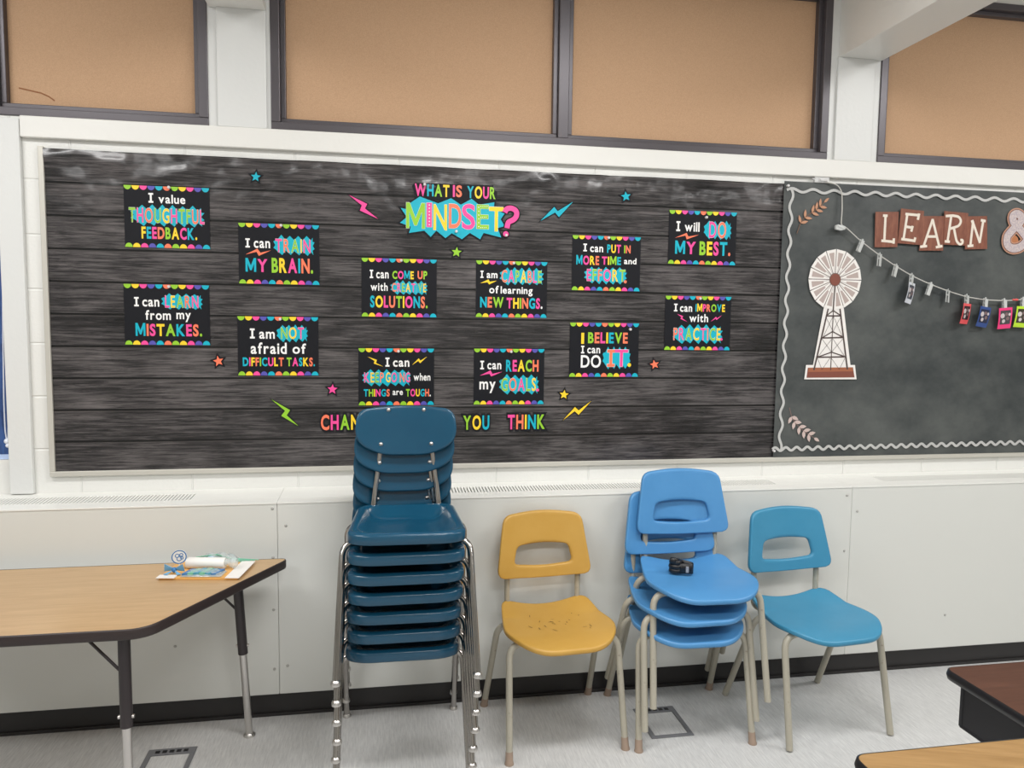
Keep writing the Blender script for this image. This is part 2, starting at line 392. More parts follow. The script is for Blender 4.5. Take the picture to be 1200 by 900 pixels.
# window at the far left with a blue blind and its bead chain
w4 = struct(empty('window_4', (0, 0, 0)))
f = MB(); f.box(-3.0, -1.372, 0.0, 0.06, 0.955, 0.966); f.box(-3.0, -1.372, 0.0, 0.06, 2.17, 2.2); f.box(-1.378, -1.372, 0.0, 0.06, 0.966, 2.17); f.box(-3.0, -2.95, 0, 0.06, 0.99, 2.17)
f.build('frame', M['white_paint'], w4)
m = MB(); m.box(-2.95, -1.380, 0.012, 0.016, 0.985, 2.17); m.build('blind', mat('blind_fabric', rgb(58, 92, 152), 0.7, vary=(9, rgb(30, 52, 96), 0.4, 0.7, (6, 1, 1))), w4)
m = MB(); m.box(-2.95, -1.380, 0.010, 0.018, 0.967, 0.985); m.build('blind_rail', mat('blind_rail', rgb(190, 210, 245), 0.4), w4)
chain = MB()
pts = [at(x, y, -0.004) for x, y in ((3, 330), (3.5, 400), (4.5, 470), (6, 505), (8.5, 520), (9.5, 512), (10, 470))]
chain.tube(fillet(pts, 0.02), 0.0022, 6)
for x, y, r in ((8.5, 517, 0.011), (9.6, 522, 0.009)):
    p = at(x, y, -0.006); chain.lathe([(0.001, -r)]+[(r*math.cos(t), r*math.sin(t)) for t in (-1.2, -.8, -.4, 0, .4, .8, 1.2)]+[(0.001, r)], 12, 0, p)
chain.build('bead_chain', mat('chain_white', rgb(232, 236, 246), 0.4), w4)

# heater cabinets along the wall
HY, HZ = -0.22, 0.836
def heater(x0, x1, gr, label, screws):
    root = empty('radiator_cover', ((x0+x1)/2, -0.13, 0)); ox, oy = root.location.x, root.location.y
    b = MB(); g = 0.0004
    b.box(x0+g-ox, x1-g-ox, HY-oy, HY+0.02-oy, 0.090, HZ-0.0125); b.build('front_panel', M['cover_paint'], root, bevel=0.003)
    t = MB(); gy0, gy1 = -0.150, -0.062
    xs = [x0+g]+[v for a in gr for v in a]+[x1-g]
    zt = lambda yy: HZ+0.0085*yy/0.22                                  # the top slopes a little to the room
    def slab(bb, xa, xb, ya, yb_, dz=0.0, th=0.006, mi=0):
        bb.add([(x-ox, yy-oy, zt(yy)+dz-d_) for d_ in (th, 0) for yy in (ya, yb_) for x in (xa, xb)], [(0, 2, 3, 1), (4, 5, 7, 6), (0, 1, 5, 4), (1, 3, 7, 5), (3, 2, 6, 7), (2, 0, 4, 6)], mi)
    slab(t, xs[0], xs[-1], HY-0.002, gy0); slab(t, xs[0], xs[-1], gy1, -0.001)
    for k in range(0, len(xs), 2): slab(t, xs[k], xs[k+1], gy0, gy1)
    t.build('top_panel', M['ledge_paint'], root, bevel=0.001)
    for a, c in gr:
        q = MB(); slab(q, a, c, gy0, gy1, -0.02, 0.006, 1); n = int((c-a)/0.0125)
        for k in range(n+1):
            x = a+(c-a)*k/n; slab(q, x-0.0040, x+0.0040, gy0, gy1, -0.001, 0.02)
        q.build('grille', [M['ledge_paint'], M['gap']], root)
    for x, z in screws:
        s = MB(); s.lathe([(0.0055, 0.0), (0.0055, -0.0015), (0.003, -0.003)], 10, 0, (x-ox, HY-oy, z), 'y'); s.build('screw', M['screw'], root)
    return tag(root, label, 'radiator cover', 'heater covers along the wall')
heater(-3.2, -0.383, [(-2.6, -0.70)], 'long white heater cover with top grille behind the oak table', [(-0.40, 0.805), (-0.40, 0.62), (-0.40, 0.42), (-0.40, 0.19), (-0.75, 0.30)])
heater(-0.383, 1.969, [(0.02, 1.66)], 'long white heater cover behind the blue and yellow chairs', [(1.944, 0.79), (1.944, 0.55), (1.944, 0.17), (-0.352, 0.74), (-0.352, 0.2)])
heater(1.969, 4.4, [(2.17, 4.0)], 'white heater cover to the right of the teal chair', [(1.996, 0.72), (1.996, 0.2), (2.45, 0.24)])
m = MB(); m.box(-5.0, 6.4, -0.203, 0.0, 0.0, 0.096); m.box(-5.0, 6.4, -0.212, -0.203, 0.0, 0.012); m.box(-5.0, 6.4, -0.206, -0.203, 0.08, 0.096)
struct(m.build('baseboard_back', M['black_rubber'], bevel=0.002))

# floor outlet boxes
def floor_box(x0, x1, y0, y1, label):
    root = empty('floor_outlet', ((x0+x1)/2, (y0+y1)/2, 0)); ox, oy = root.location.x, root.location.y
    f = MB(); w = 0.017; h = 0.004; wy = 0.038
    X0, X1, Y0, Y1 = x0-ox, x1-ox, y0-oy, y1-oy
    f.box(X0, X1, Y0, Y0+w, 0, h); f.box(X0, X0+w, Y0+w, Y1-wy, 0, h); f.box(X1-w, X1, Y0+w, Y1-wy, 0, h); f.box(X0, X1, Y1-wy, Y1, 0, h)
    f.build('frame', M['grey_plastic'], root, bevel=0.001)
    p = MB(); p.box(X0+w+0.003, X1-w-0.003, Y0+w+0.003, Y1-wy-0.003, 0, 0.002); p.build('floor_insert', M['floor'], root)
    s = MB()
    for k in range(5):
        a = X0+0.022+k*(X1-X0-0.044)/5; s.box(a+0.004, a+(X1-X0-0.044)/5-0.004, Y1-0.028, Y1-0.012, h-0.001, h+0.0006)
    s.build('slot', M['black_plastic'], root)
    return tag(root, label, 'floor outlet', 'floor outlet boxes')
floor_box(-0.80, -0.64, -0.60, -0.385, 'grey framed floor outlet lid under the oak table')
floor_box(0.965, 1.128, -0.579, -0.368, 'grey framed floor outlet lid under the stacked light blue chairs')

# ceiling lamps between the beams (above and behind the viewpoint)
for i, (x, y) in enumerate(LIGHTS):
    root = empty('ceiling_light', (x, y, LIGHT_Z))
    h = MB(); h.box(-0.66, 0.66, -0.2, 0.2, 0.004, 0.06); h.box(-0.66, -0.64, -0.2, 0.2, -0.01, 0.004); h.box(0.64, 0.66, -0.2, 0.2, -0.01, 0.004); h.box(-0.64, 0.64, -0.2, -0.18, -0.01, 0.004); h.box(-0.64, 0.64, 0.18, 0.2, -0.01, 0.004)
    h.build('housing', M['white_paint'], root)
    for sx in (-0.5, 0.5):
        r = MB(); r.tube([(sx, 0, 0.06), (sx, 0, CEIL-LIGHT_Z)], 0.006, 8); r.build('hanger', M['steel'], root)
    L_ = bpy.data.lights.new('tube_light', 'AREA'); L_.shape = 'RECTANGLE'; L_.size = 1.24; L_.size_y = 0.34; L_.energy = LIGHT_W; L_.color = LIGHT_COL
    lo = bpy.data.objects.new('tube_light', L_); COL.objects.link(lo); lo.parent = root
    tag(root, 'white hanging fluorescent ceiling light', 'ceiling light', 'ceiling lights')

# ------------------------------------------------------------------ boards and paper
BX0, BX1, BZ0, BZ1 = -1.2338, 1.735, 0.901, 2.116
board = empty('bulletin_board', (0, 0, 0)); tag(board, 'long framed bulletin board covered in dark wood plank paper', 'bulletin board')
f = MB(); f.box(BX0, 6.0, -0.016, 0.0, BZ0, BZ0+0.019); f.box(BX0, BX0+0.019, -0.016, 0.0, BZ0+0.019, BZ1+0.006)
f.build('frame', M['alu'], board, bevel=0.002)
def ripple(x, z):
    t = max(0.0, min(1.0, (z-1.985)/(BZ1-1.985)))
    q = Vector((x*5.0+1.3*z, z*13.0-x*2.0, 3.1))
    t = t*t if z < 2.0 else t
    return 0.0160*t*(mnoise.noise(q)+0.45*mnoise.noise(q*2.1))+0.002*t
def sheet(x0, x1, z0, z1, nx, nz, y, fun):
    g = MB(); vs = [(x0+(x1-x0)*i/nx, y-fun(x0+(x1-x0)*i/nx, z0+(z1-z0)*j/nz), z0+(z1-z0)*j/nz) for j in range(nz+1) for i in range(nx+1)]
    g.add(vs, [(j*(nx+1)+i, j*(nx+1)+i+1, (j+1)*(nx+1)+i+1, (j+1)*(nx+1)+i) for j in range(nz) for i in range(nx)], 0, True); return g
sheet(BX0+0.0185, BX1, BZ0+0.019, BZ1, 300, 110, -0.0075, lambda x, z: max(-0.0015, ripple(x, z))).build('plank_paper', M['planks'], board)
chalk = tag(sheet(1.7115, 4.4, BZ0+0.020, BZ1+0.010, 160, 60, -0.0165, lambda x, z: 0.002*math.sin(x*6+z*2)*max(0, (z-1.9)/0.25)).build('chalkboard_paper', M['chalk']), 'dark grey chalkboard paper panel covering the right end of the board', 'paper panel')
YB = -0.0085                       # front of plank paper
YC = -0.0195                       # front of chalkboard paper

def pin(px, py, y, label):
    p = at(px, py, y); b = MB(); b.lathe([(0.0022, 0.006), (0.0022, -0.001), (0.0055, -0.002), (0.0032, -0.005), (0.0032, -0.010), (0.0058, -0.012), (0.0045, -0.0135)], 10, 0, (0, 0, 0), 'y')
    o = b.build('push_pin', M['pin']); o.location = p; return tag(o, label, 'push pin', 'push pins on the board')
M['pin'] = mat('pin_plastic', rgb(225, 222, 222), 0.15)

def burst(x0, x1, z1, z0, n, jag=0.28, seed=1):
    """spiky speech-burst outline filling the box"""
    rnd = random.Random(seed); w = x1-x0; h = z1-z0; top = []; bot = []
    for i in range(n):
        a = x0+w*(0.09+0.82*(i+0.5)/n)
        top += [(a-w*0.41/n*1.0, z1-h*(0.22+0.06*rnd.random())), (a, z1-h*0.05*rnd.random())]
        bot += [(a-w*0.41/n*1.0, z0+h*(0.2+0.06*rnd.random())), (a+w*0.02, z0+h*0.05*rnd.random())]
    top += [(x1-w*0.09, z1-h*0.24), (x1-w*0.045, z1-h*0.1)]; bot += [(x1-w*0.09, z0+h*0.22), (x1-w*0.03, z0+h*0.06)]
    r = [(x1-w*0.05, z1-h*0.3), (x1, z1-h*0.32), (x1-w*0.045, z1-h*0.5), (x1, z1-h*0.64), (x1-w*0.05, z0+h*0.28)]
    l = [(x0+w*0.05, z0+h*0.3), (x0, z0+h*0.36), (x0+w*0.045, z0+h*0.5), (x0, z0+h*0.66), (x0+w*0.05, z1-h*0.26)]
    return top+r+bot[::-1]+l
def poster(tl, br, ext, items, label, pinpx=None):
    """ext = crop coordinates of the card: x left, x right, y top left, y top right, y bottom left, y bottom right"""
    y = YB-0.0015; a, b = at(tl[0], tl[1], y), at(br[0], br[1], y); cx, cz = (a.x+b.x)/2, (a.z+b.z)/2; W, H = b.x-a.x, a.z-b.z
    xl, xr, ytl, ytr, ybl, ybr = ext
    def uv(px, py):
        u = (px-xl)/(xr-xl); t = ytl+(ytr-ytl)*u; bt = ybl+(ybr-ybl)*u
        return (u-0.5)*W, (0.5-(py-t)/(bt-t))*H
    mb = MB(); mb.box(-W/2, W/2, 0, 0.0015, -H/2, H/2, PI['k'])
    for k in range(11):                                                # scalloped edges
        c = PI['lypvto'[k % 6]]; x = -W/2+W*(k+0.5)/11; r = W/22*0.97
        for s in (1, -1):
            n = 10; arc = [(x+r*math.cos(math.pi*t/n), s*(H/2-0.0002)-s*r*1.18*math.sin(math.pi*t/n)) for t in range(n+1)]
            mb.flat(arc, -0.0003, c)
    sd = 0
    for it in items:
        kind = it[0]
        if kind == 'T' or kind == 'B':                                  # plain word / burst word with pale outline
            _, txt, x0, y0, x1, y1, cols = it
            xm = (x0+x1)/2; a0, a1 = uv(x0, 0)[0], uv(x1, 0)[0]; zt, zb = uv(xm, y0)[1], uv(xm, y1)[1]
            if kind == 'T': word(mb, txt, a0, a1, zt, zb, cols, -0.0004, bold=0.036 if cols != 'w' else 0.022)
            else: word(mb, txt, a0, a1, zt, zb, cols, -0.0009, bold=0.012, outline=0.013, gap=0.15)
        elif kind == 'X':
            _, x0, y0, x1, y1, n = it; xm = (x0+x1)/2; sd += 1
            mb.flat(burst(uv(x0, 0)[0], uv(x1, 0)[0], uv(xm, y0)[1], uv(xm, y1)[1], n, seed=sd+len(label)), -0.0005, PI['t'])
        elif kind == 'Z':
            mb.flat([uv(*q) for q in it[2]], -0.0005, PI[it[1]])
        elif kind == 'D':                                               # round full stop
            x, yy = uv(it[1], it[2]); r = it[3]/(xr-xl)*W; mb.flat([(x+r*math.cos(t*0.524), yy+r*math.sin(t*0.524)) for t in range(12)], -0.0016, PI[it[4]])
    o = mb.build('motivational_poster', PRINT); o.location = (cx, y, cz)
    tag(o, label, 'poster', 'mindset posters on the plank paper')
    q = pinpx or (tl[0]+(br[0]-tl[0])*0.53, tl[1]+3.5)
    pin(q[0], q[1], y, 'pale push pin at the top of the '+label.split(' reading ')[1].replace('I am not afraid of ', '').replace('I can keep going when ', '').replace('I can put in ', '')+' poster')
    return o
def zz(ax, ay, bx, by, w):
    """flat lightning zigzag from a to b in crop coordinates"""
    dx, dy = bx-ax, by-ay; l = math.hypot(dx, dy); nx, ny = -dy/l*w, dx/l*w; mx, my = (ax+bx)/2, (ay+by)/2
    return [(ax, ay), (mx-nx+dx*0.02, my-ny+dy*0.02), (mx+dx*0.06, my+dy*0.06), (bx, by), (mx+nx-dx*0.02, my+ny-dy*0.02), (mx-dx*0.06, my-dy*0.06)]

E1 = (133, 1068, 105, 140, 775, 800)
poster((144.5, 216.5), (246.5, 292), E1, [
    ('T', '|', 400, 192, 452, 298, 'w'), ('T', 'value', 508, 212, 802, 308, 'w'), ('X', 200, 318, 1010, 560, 6),
    ('B', 'THOUGHTFUL', 185, 360, 1010, 520, 'lpolypltopy'.replace('t', 'l')), ('T', 'FEEDBACK.', 315, 562, 925, 695, 'ytpolypt')],
    'small black poster with scalloped edges reading I value thoughtful feedback')
poster((144.5, 332.5), (246.5, 404.5), (138, 1065, 115, 128, 765, 770), [
    ('T', '|', 248, 255, 298, 355, 'w'), ('T', 'can', 335, 282, 518, 358, 'w'), ('X', 540, 212, 990, 395, 4), ('B', 'LEARN', 580, 240, 945, 368, 'pylop'),
    ('T', 'from', 365, 395, 640, 500, 'w'), ('T', 'my', 700, 422, 858, 522, 'w'), ('T', 'MISTAKES.', 255, 535, 978, 675, 'topyltpol')],
    'small black poster with scalloped edges reading I can learn from my mistakes')
poster((279, 261), (374.5, 334), (135, 1045, 108, 145, 778, 805), [
    ('T', '|', 212, 280, 262, 382, 'w'), ('T', 'can', 305, 310, 488, 390, 'w'), ('X', 525, 248, 992, 480, 4), ('B', 'TRAIN', 548, 295, 945, 442, 'polyp'),
    ('Z', 'o', [(212, 458), (345, 395), (378, 440), (498, 415), (360, 475), (335, 430)]),
    ('T', 'MY', 210, 500, 455, 652, 'tp'), ('T', 'BRAIN.', 502, 505, 972, 670, 'lyptol')],
    'small black poster with scalloped edges reading I can train my brain')
poster((278, 370.5), (373.5, 440), (125, 1030, 105, 110, 765, 765), [
    ('T', '|', 262, 240, 315, 352, 'w'), ('T', 'am', 365, 275, 538, 355, 'w'), ('X', 558, 192, 910, 395, 4), ('B', 'NOT', 608, 225, 865, 355, 'lyp'),
    ('T', 'afraid', 268, 395, 670, 525, 'w'), ('T', 'of', 735, 405, 888, 522, 'w'),
    ('T', 'DIFFICULT', 178, 562, 636, 662, 'tpyoltpyo'), ('T', 'TASKS.', 668, 562, 988, 662, 'lptyot')],
    'small black poster with scalloped edges reading I am not afraid of difficult tasks')
poster((423.5, 302), (511.5, 372), (140, 1062, 78, 103, 775, 800), [
    ('T', '|', 240, 220, 282, 320, 'w'), ('T', 'can', 318, 250, 470, 325, 'w'), ('T', 'COME', 515, 232, 778, 335, 'lpty'), ('T', 'UP', 825, 238, 945, 338, 'ol'),
    ('T', 'with', 250, 375, 458, 472, 'w'), ('X', 490, 350, 950, 528, 5), ('B', 'CREATIVE', 510, 385, 930, 490, 'oplyptly'),
    ('T', 'SOLUTIONS.', 245, 535, 950, 680, 'typolyptol')],
    'small black poster with scalloped edges reading I can come up with creative solutions')
poster((420, 408), (508.5, 474.5), (107, 1025, 108, 115, 793, 793), [
    ('T', '|', 430, 220, 480, 330, 'w'), ('T', 'can', 522, 255, 722, 332, 'w'), ('Z', 'y', [(215, 208), (328, 248), (318, 285), (405, 328), (290, 292), (300, 260)]),
    ('Z', 'y', [(752, 312), (835, 230), (858, 258), (940, 208), (852, 290), (830, 262)]),
    ('X', 150, 358, 740, 570, 5), ('B', 'KEEP', 175, 400, 410, 518, 'pylo'), ('B', 'GOING', 435, 400, 730, 518, 'yptop'),
    ('T', 'when', 772, 408, 980, 500, 'w'), ('T', 'THINGS', 168, 598, 482, 688, 'tlypto'), ('T', 'are', 518, 618, 642, 672, 'w'), ('T', 'TOUGH.', 680, 598, 985, 690, 'lpytow')],
    'small black poster with scalloped edges reading I can keep going when things are tough')
poster((558, 305), (640.5, 372.5), (138, 1045, 108, 140, 820, 838), [
    ('T', '|', 192, 238, 232, 330, 'w'), ('T', 'am', 272, 270, 408, 335, 'w'), ('X', 435, 198, 1000, 430, 5), ('B', 'CAPABLE', 460, 240, 970, 395, 'oplyopl'),
    ('Z', 'y', [(192, 395), (295, 348), (312, 378), (402, 365), (305, 412), (282, 385)]),
    ('T', 'of', 305, 428, 425, 525, 'w'), ('T', 'learning', 450, 442, 858, 562, 'w'), ('T', 'NEW', 192, 570, 490, 705, 'tol'), ('T', 'THINGS.', 528, 585, 988, 722, 'pylotpw')],
    'small black poster with scalloped edges reading I am capable of learning new things')
poster((555.5, 408.5), (637, 473.5), (110, 1012, 98, 118, 788, 795), [
    ('T', '|', 190, 248, 238, 355, 'w'), ('T', 'can', 280, 280, 458, 358, 'w'), ('T', 'REACH', 518, 245, 938, 392, 'tpylo'),
    ('Z', 'p', [(185, 432), (322, 368), (345, 412), (470, 388), (330, 445), (308, 410)]), ('T', 'my', 182, 505, 388, 648, 'w'),
    ('X', 432, 418, 945, 680, 4), ('B', 'GOALS', 460, 468, 905, 630, 'loply'), ('D', 930, 620, 20, 'p')],
    'small black poster with scalloped edges reading I can reach my goals')
poster((671, 275.5), (749.5, 341.5), (112, 955, 108, 135, 785, 805), [
    ('T', '|', 245, 212, 290, 308, 'w'), ('T', 'can', 328, 248, 488, 318, 'w'), ('T', 'PUT', 538, 225, 708, 330, 'typ'), ('T', 'IN', 748, 235, 828, 332, 'lo'),
    ('T', 'MORE', 162, 355, 442, 475, 'tpyo'), ('T', 'TIME', 475, 368, 712, 475, 'pylt'), ('T', 'and', 750, 392, 905, 468, 'w'),
    ('X', 262, 495, 790, 718, 5), ('B', 'EFFORT', 295, 530, 770, 680, 'plopyl'), ('D', 772, 685, 19, 'o')],
    'small black poster with scalloped edges reading I can put in more time and effort')
poster((668, 378), (747.5, 441.5), (88, 985, 97, 103, 798, 800), [
    ('T', '|'.replace('|', 'I'), 235, 228, 272, 370, 'y'), ('T', 'BELIEVE', 322, 222, 838, 365, 'lopytlo'), ('T', '|', 235, 395, 278, 495, 'w'), ('T', 'can', 315, 422, 482, 495, 'w'),
    ('T', 'DO', 235, 515, 495, 682, 'w'), ('X', 515, 402, 880, 705, 4), ('B', '|', 575, 445, 672, 668, 'o'), ('B', 'T', 672, 445, 848, 668, 'p'), ('D', 865, 645, 25, 'y')],
    'small black poster with scalloped edges reading I believe I can do it', pinpx=(738, 386))
poster((784.5, 246), (861.5, 311), (105, 975, 90, 115, 808, 812), [
    ('T', '|', 198, 238, 248, 372, 'w'), ('T', 'will', 305, 248, 495, 375, 'w'), ('X', 550, 220, 910, 480, 4), ('B', 'DO', 620, 240, 838, 455, 'po'),
    ('Z', 'o', [(188, 460), (332, 392), (355, 440), (490, 415), (335, 480), (318, 428)]), ('T', 'MY', 190, 498, 455, 675, 'tp'), ('T', 'BEST.', 502, 502, 905, 690, 'lypto')],
    'small black poster with scalloped edges reading I will do my best', pinpx=(827, 255))
poster((780, 346.5), (855, 410.5), (100, 962, 100, 118, 800, 800), [
    ('T', '|', 212, 202, 258, 302, 'w'), ('T', 'can', 290, 235, 448, 308, 'w'), ('T', 'IMPROVE', 492, 205, 880, 308, 'typolty'),
    ('T', 'with', 415, 335, 662, 440, 'w'), ('Z', 'p', [(255, 335), (332, 362), (325, 392), (390, 435), (300, 398), (312, 375)]), ('Z', 'p', [(700, 432), (765, 370), (780, 390), (845, 350), (775, 412), (760, 395)]),
    ('X', 205, 465, 860, 725, 5), ('B', 'PRACTICE', 215, 515, 830, 675, 'oplypoly'), ('D', 845, 660, 17, 'p')],
    'small black poster with scalloped edges reading I can improve with practice')

def wallpoly(pts, y, ox=0, oy=0, s=1.0): return [(q.x, q.z) for q in (at(ox+x/s, oy+yy/s, y) for x, yy in pts)]
# title cut-out
y = YB-0.0012
hp = lambda pts: wallpoly(pts, y, 460, 205, 7.5)
mb = MB()
star = hp([(72, 290), (128, 302), (150, 250), (240, 190), (400, 250), (515, 205), (600, 262), (695, 210), (760, 262), (895, 240), (890, 300), (985, 340), (950, 390), (985, 450), (925, 468), (955, 550), (800, 510), (770, 565), (680, 510), (610, 565), (520, 512), (465, 555), (385, 490), (335, 545), (280, 490), (145, 510), (160, 455), (65, 420), (125, 370)])
mb.plate(offset_poly(star, 0.0062), -0.0002, 0.0012, PI['k'])
mb.plate(hp([(172, 95), (195, 68), (905, 92), (922, 120), (918, 225), (880, 250), (240, 215), (200, 195)]), -0.0003, 0.0012, PI['k'])
mb.flat(star, -0.0006, PI['t'])
def hw(txt, x0, y0, x1, y1, cols, outl, bold):
    a = at(460+x0/7.5, 205+(y0+y1)/15, y); b = at(460+x1/7.5, 205+(y0+y1)/15, y); c = at(460+(x0+x1)/15, 205+y0/7.5, y); d = at(460+(x0+x1)/15, 205+y1/7.5, y)
    word(mb, txt, a.x, b.x, c.z, d.z, cols, -0.0008, bold=bold, outline=outl)
hw('WHAT', 195, 82, 500, 190, 'ptly', 0, 0.03); hw('IS', 530, 90, 610, 196, 'po', 0, 0.03); hw('YOUR', 655, 102, 905, 210, 'typl', 0, 0.03)
for t in (('M', 120, 245, 285, 470, 'l'), ('I', 300, 245, 345, 458, 'p'), ('N', 360, 260, 478, 485, 'y'), ('D', 495, 255, 605, 470, 'o'), ('S', 610, 255, 726, 480, 'p'), ('E', 740, 262, 846, 475, 'l'), ('T', 848, 282, 975, 496, 'y')):
    hw(*t, 0.008, 0.015)
def dots(x, y0, y1, n, r=6):
    for k in range(n):
        q = at(460+x/7.5, 205+(y0+(y1-y0)*k/(n-1))/7.5, y); rr = r/7.5*0.0033
        mb.flat([(q.x+rr*math.cos(t*0.785), q.z+rr*math.sin(t*0.785)) for t in range(8)], -0.0024, PI['w'])
dots(323, 265, 438, 7); dots(757, 285, 455, 6, 5)
for xa, xb, ya in ((775, 830, 278), (775, 820, 372), (775, 820, 462)):
    for k in range(4):
        q = at(460+(xa+(xb-xa)*k/3)/7.5, 205+ya/7.5, y); mb.flat([(q.x+0.0018*math.cos(t*0.785), q.z+0.0018*math.sin(t*0.785)) for t in range(8)], -0.0024, PI['w'])
qm = fillet([(q[0], q[1], 0) for q in hp([(985, 330), (1000, 298), (1045, 290), (1088, 315), (1092, 360), (1062, 398), (1015, 412), (1005, 468)])], 0.012, 5)
qm = [(v.x, v.y) for v in qm]
mb.ribbon(qm, 0.031, -0.0012, PI['k']); mb.ribbon(qm, 0.021, -0.0026, PI['p'])
q = hp([(995, 520)])[0]
for r, dy, c in ((0.0165, -0.0013, 'k'), (0.0115, -0.0027, 'p')): mb.flat([(q[0]+r*math.cos(t*0.349), q[1]+r*math.sin(t*0.349)) for t in range(18)], dy, PI[c])
o = mb.build('title_cutout', PRINT); o.location = (0, y, 0)
tag(o, 'large colourful cutout reading What is your mindset? on a teal burst', 'sign')
for px, py in ((497.5, 216.5), (534.5, 271.5), (593, 276)): pin(px, py, y-0.003, {497.5: 'pale push pin in the W of the title cutout', 534.5: 'pale push pin at the bottom of the teal title burst', 593: 'pale push pin by the dot of the title question mark'}[px])

# bottom words
for txt, x0, x1, y0, y1, cols, lab in (('CHANGE', 376, 441, 486, 503.5, 'oplytp', 'colourful word cutout starting with CHAN, cut off by the navy chairs'), ('YOU', 542.8, 573.3, 486.8, 503.5, 'lyt', 'colourful word cutout reading YOU right of the navy chairs'), ('THINK', 595, 638.3, 486, 502.6, 'poytl', 'colourful word cutout reading THINK')):
    y = YB-0.001; a, b = at(x0, y0, y), at(x1, y1, y); mb = MB()
    word(mb, txt, a.x, b.x, a.z, b.z, cols, 0.0, bold=0.03, outline=0.115, ocol='k', gap=0.12)
    o = mb.build('word_cutout', PRINT); o.location = (0, y, 0); tag(o, lab, 'sign', 'word cutouts along the bottom of the board')

# bolts and stars
def cutout(name, poly, col, out, label, cat, group):
    y = YB-0.001; p = [(q.x, q.z) for q in (at(a, b, y) for a, b in poly)]
    y -= max(0.0, max(ripple(a+i*0.012, b+j*0.012) for a, b in p for i in (-1, 0, 1) for j in (-1, 0, 1))-0.001)
    cx = sum(q[0] for q in p)/len(p); cz = sum(q[1] for q in p)/len(p); p = [(a-cx, b-cz) for a, b in p]
    mb = MB(); mb.plate(offset_poly(p, out*1.35), -0.0002, 0.001, PI['k']); mb.flat(p, -0.0006, PI[col])
    o = mb.build(name, PRINT); o.location = (cx, y, cz); tag(o, label, cat, group)
sc = lambda pts, ox, oy, s: [(ox+a/s, oy+b/s) for a, b in pts]
G = 'lightning bolt cutouts'
cutout('lightning_bolt', sc([(430, 275), (755, 435), (715, 515), (950, 700), (625, 550), (660, 460)], 380, 210, 15), 'p', 0.0035, 'pink lightning bolt cutout left of the title', 'decoration', G)
cutout('lightning_bolt', [(633, 259), (649.5, 242.5), (653.5, 247.5), (671.5, 236.5), (655, 254.5), (650.5, 249)], 't', 0.0035, 'teal lightning bolt cutout right of the title', 'decoration', G)
cutout('lightning_bolt', sc([(585, 510), (750, 605), (720, 650), (825, 745), (672, 655), (705, 610)], 240, 400, 7.5), 'l', 0.0035, 'lime green lightning bolt cutout at the lower left of the board', 'decoration', G)
cutout('lightning_bolt', sc([(915, 300), (1015, 190), (1045, 218), (1150, 140), (1045, 255), (1012, 225)], 530, 450, 7.06), 'y', 0.003, 'yellow lightning bolt cutout right of the word THINK', 'decoration', G)
def starpts(cx, cy, r, rot): return [(cx+(r if k % 2 == 0 else r*0.45)*math.sin(k*math.pi/5+rot), cy-(r if k % 2 == 0 else r*0.45)*math.cos(k*math.pi/5+rot)) for k in range(10)]
for cx, cy, r, c, rot, lab in ((300, 207.5, 6, 't', 0.1, 'teal star cutout above the train my brain poster'), (733.5, 230.2, 6, 't', -0.1, 'teal star cutout above the more time and effort poster'),
        (535, 295.5, 6.2, 'l', 0.1, 'lime green star cutout just under the title'), (256, 423.2, 6.4, 'o', -0.2, 'coral star cutout under the learn from my mistakes poster'),
        (389.6, 456.2, 6.2, 'p', 0.05, 'pink star cutout left of the keep going poster'), (661, 462.5, 5.6, 'y', 0.1, 'yellow star cutout right of the reach my goals poster'), (767, 427.2, 5.6, 'o', -0.2, 'coral star cutout under the improve with practice poster')):
    cutout('star_cutout', starpts(cx, cy, r, rot), c, 0.0042, lab, 'decoration', 'star cutouts')

# ------------------------------------------------------------------ chalkboard decorations
M['trim_white'] = mat('border_white', rgb(190, 190, 188), 0.6)
def wavy(pa, pb, per, amp, w, name_label):
    y = YC-0.0012; a, b = at(*pa, y), at(*pb, y); L = math.hypot(b.x-a.x, b.z-a.z); n = int(L/per*10)
    dx, dz = (b.x-a.x)/L, (b.z-a.z)/L; pts = []
    for k in range(n+1):
        t = L*k/n; s = amp*math.sin(2*math.pi*t/per); pts.append((a.x+dx*t-dz*s, a.z+dz*t+dx*s))
    mb = MB(); top = []; mb.ribbon(pts, w, 0.0); o = mb.build('wavy_border', M['trim_white']); o.location = (0, y, 0)
    sol = o.modifiers.new('thickness', 'SOLIDIFY'); sol.thickness = 0.0008
    tag(o, name_label, 'border', 'white wavy border strips')
wavy((922, 222.5), (1330, 241), 0.1, 0.0075, 0.0115, 'white wavy border strip along the top of the chalkboard panel')
wavy((928, 222), (914, 527), 0.1, 0.0075, 0.0115, 'white wavy border strip down the left side of the chalkboard panel')
wavy((905, 526.5), (1330, 515), 0.052, 0.0075, 0.0115, 'white wavy border strip along the bottom of the chalkboard panel')
for (px, py, lb) in ((922.5, 218, 'pale push pin at the top left corner of the chalkboard paper'), (906, 528, 'pale push pin at the bottom left corner of the chalkboard paper')): pin(px, py, YC, lb)

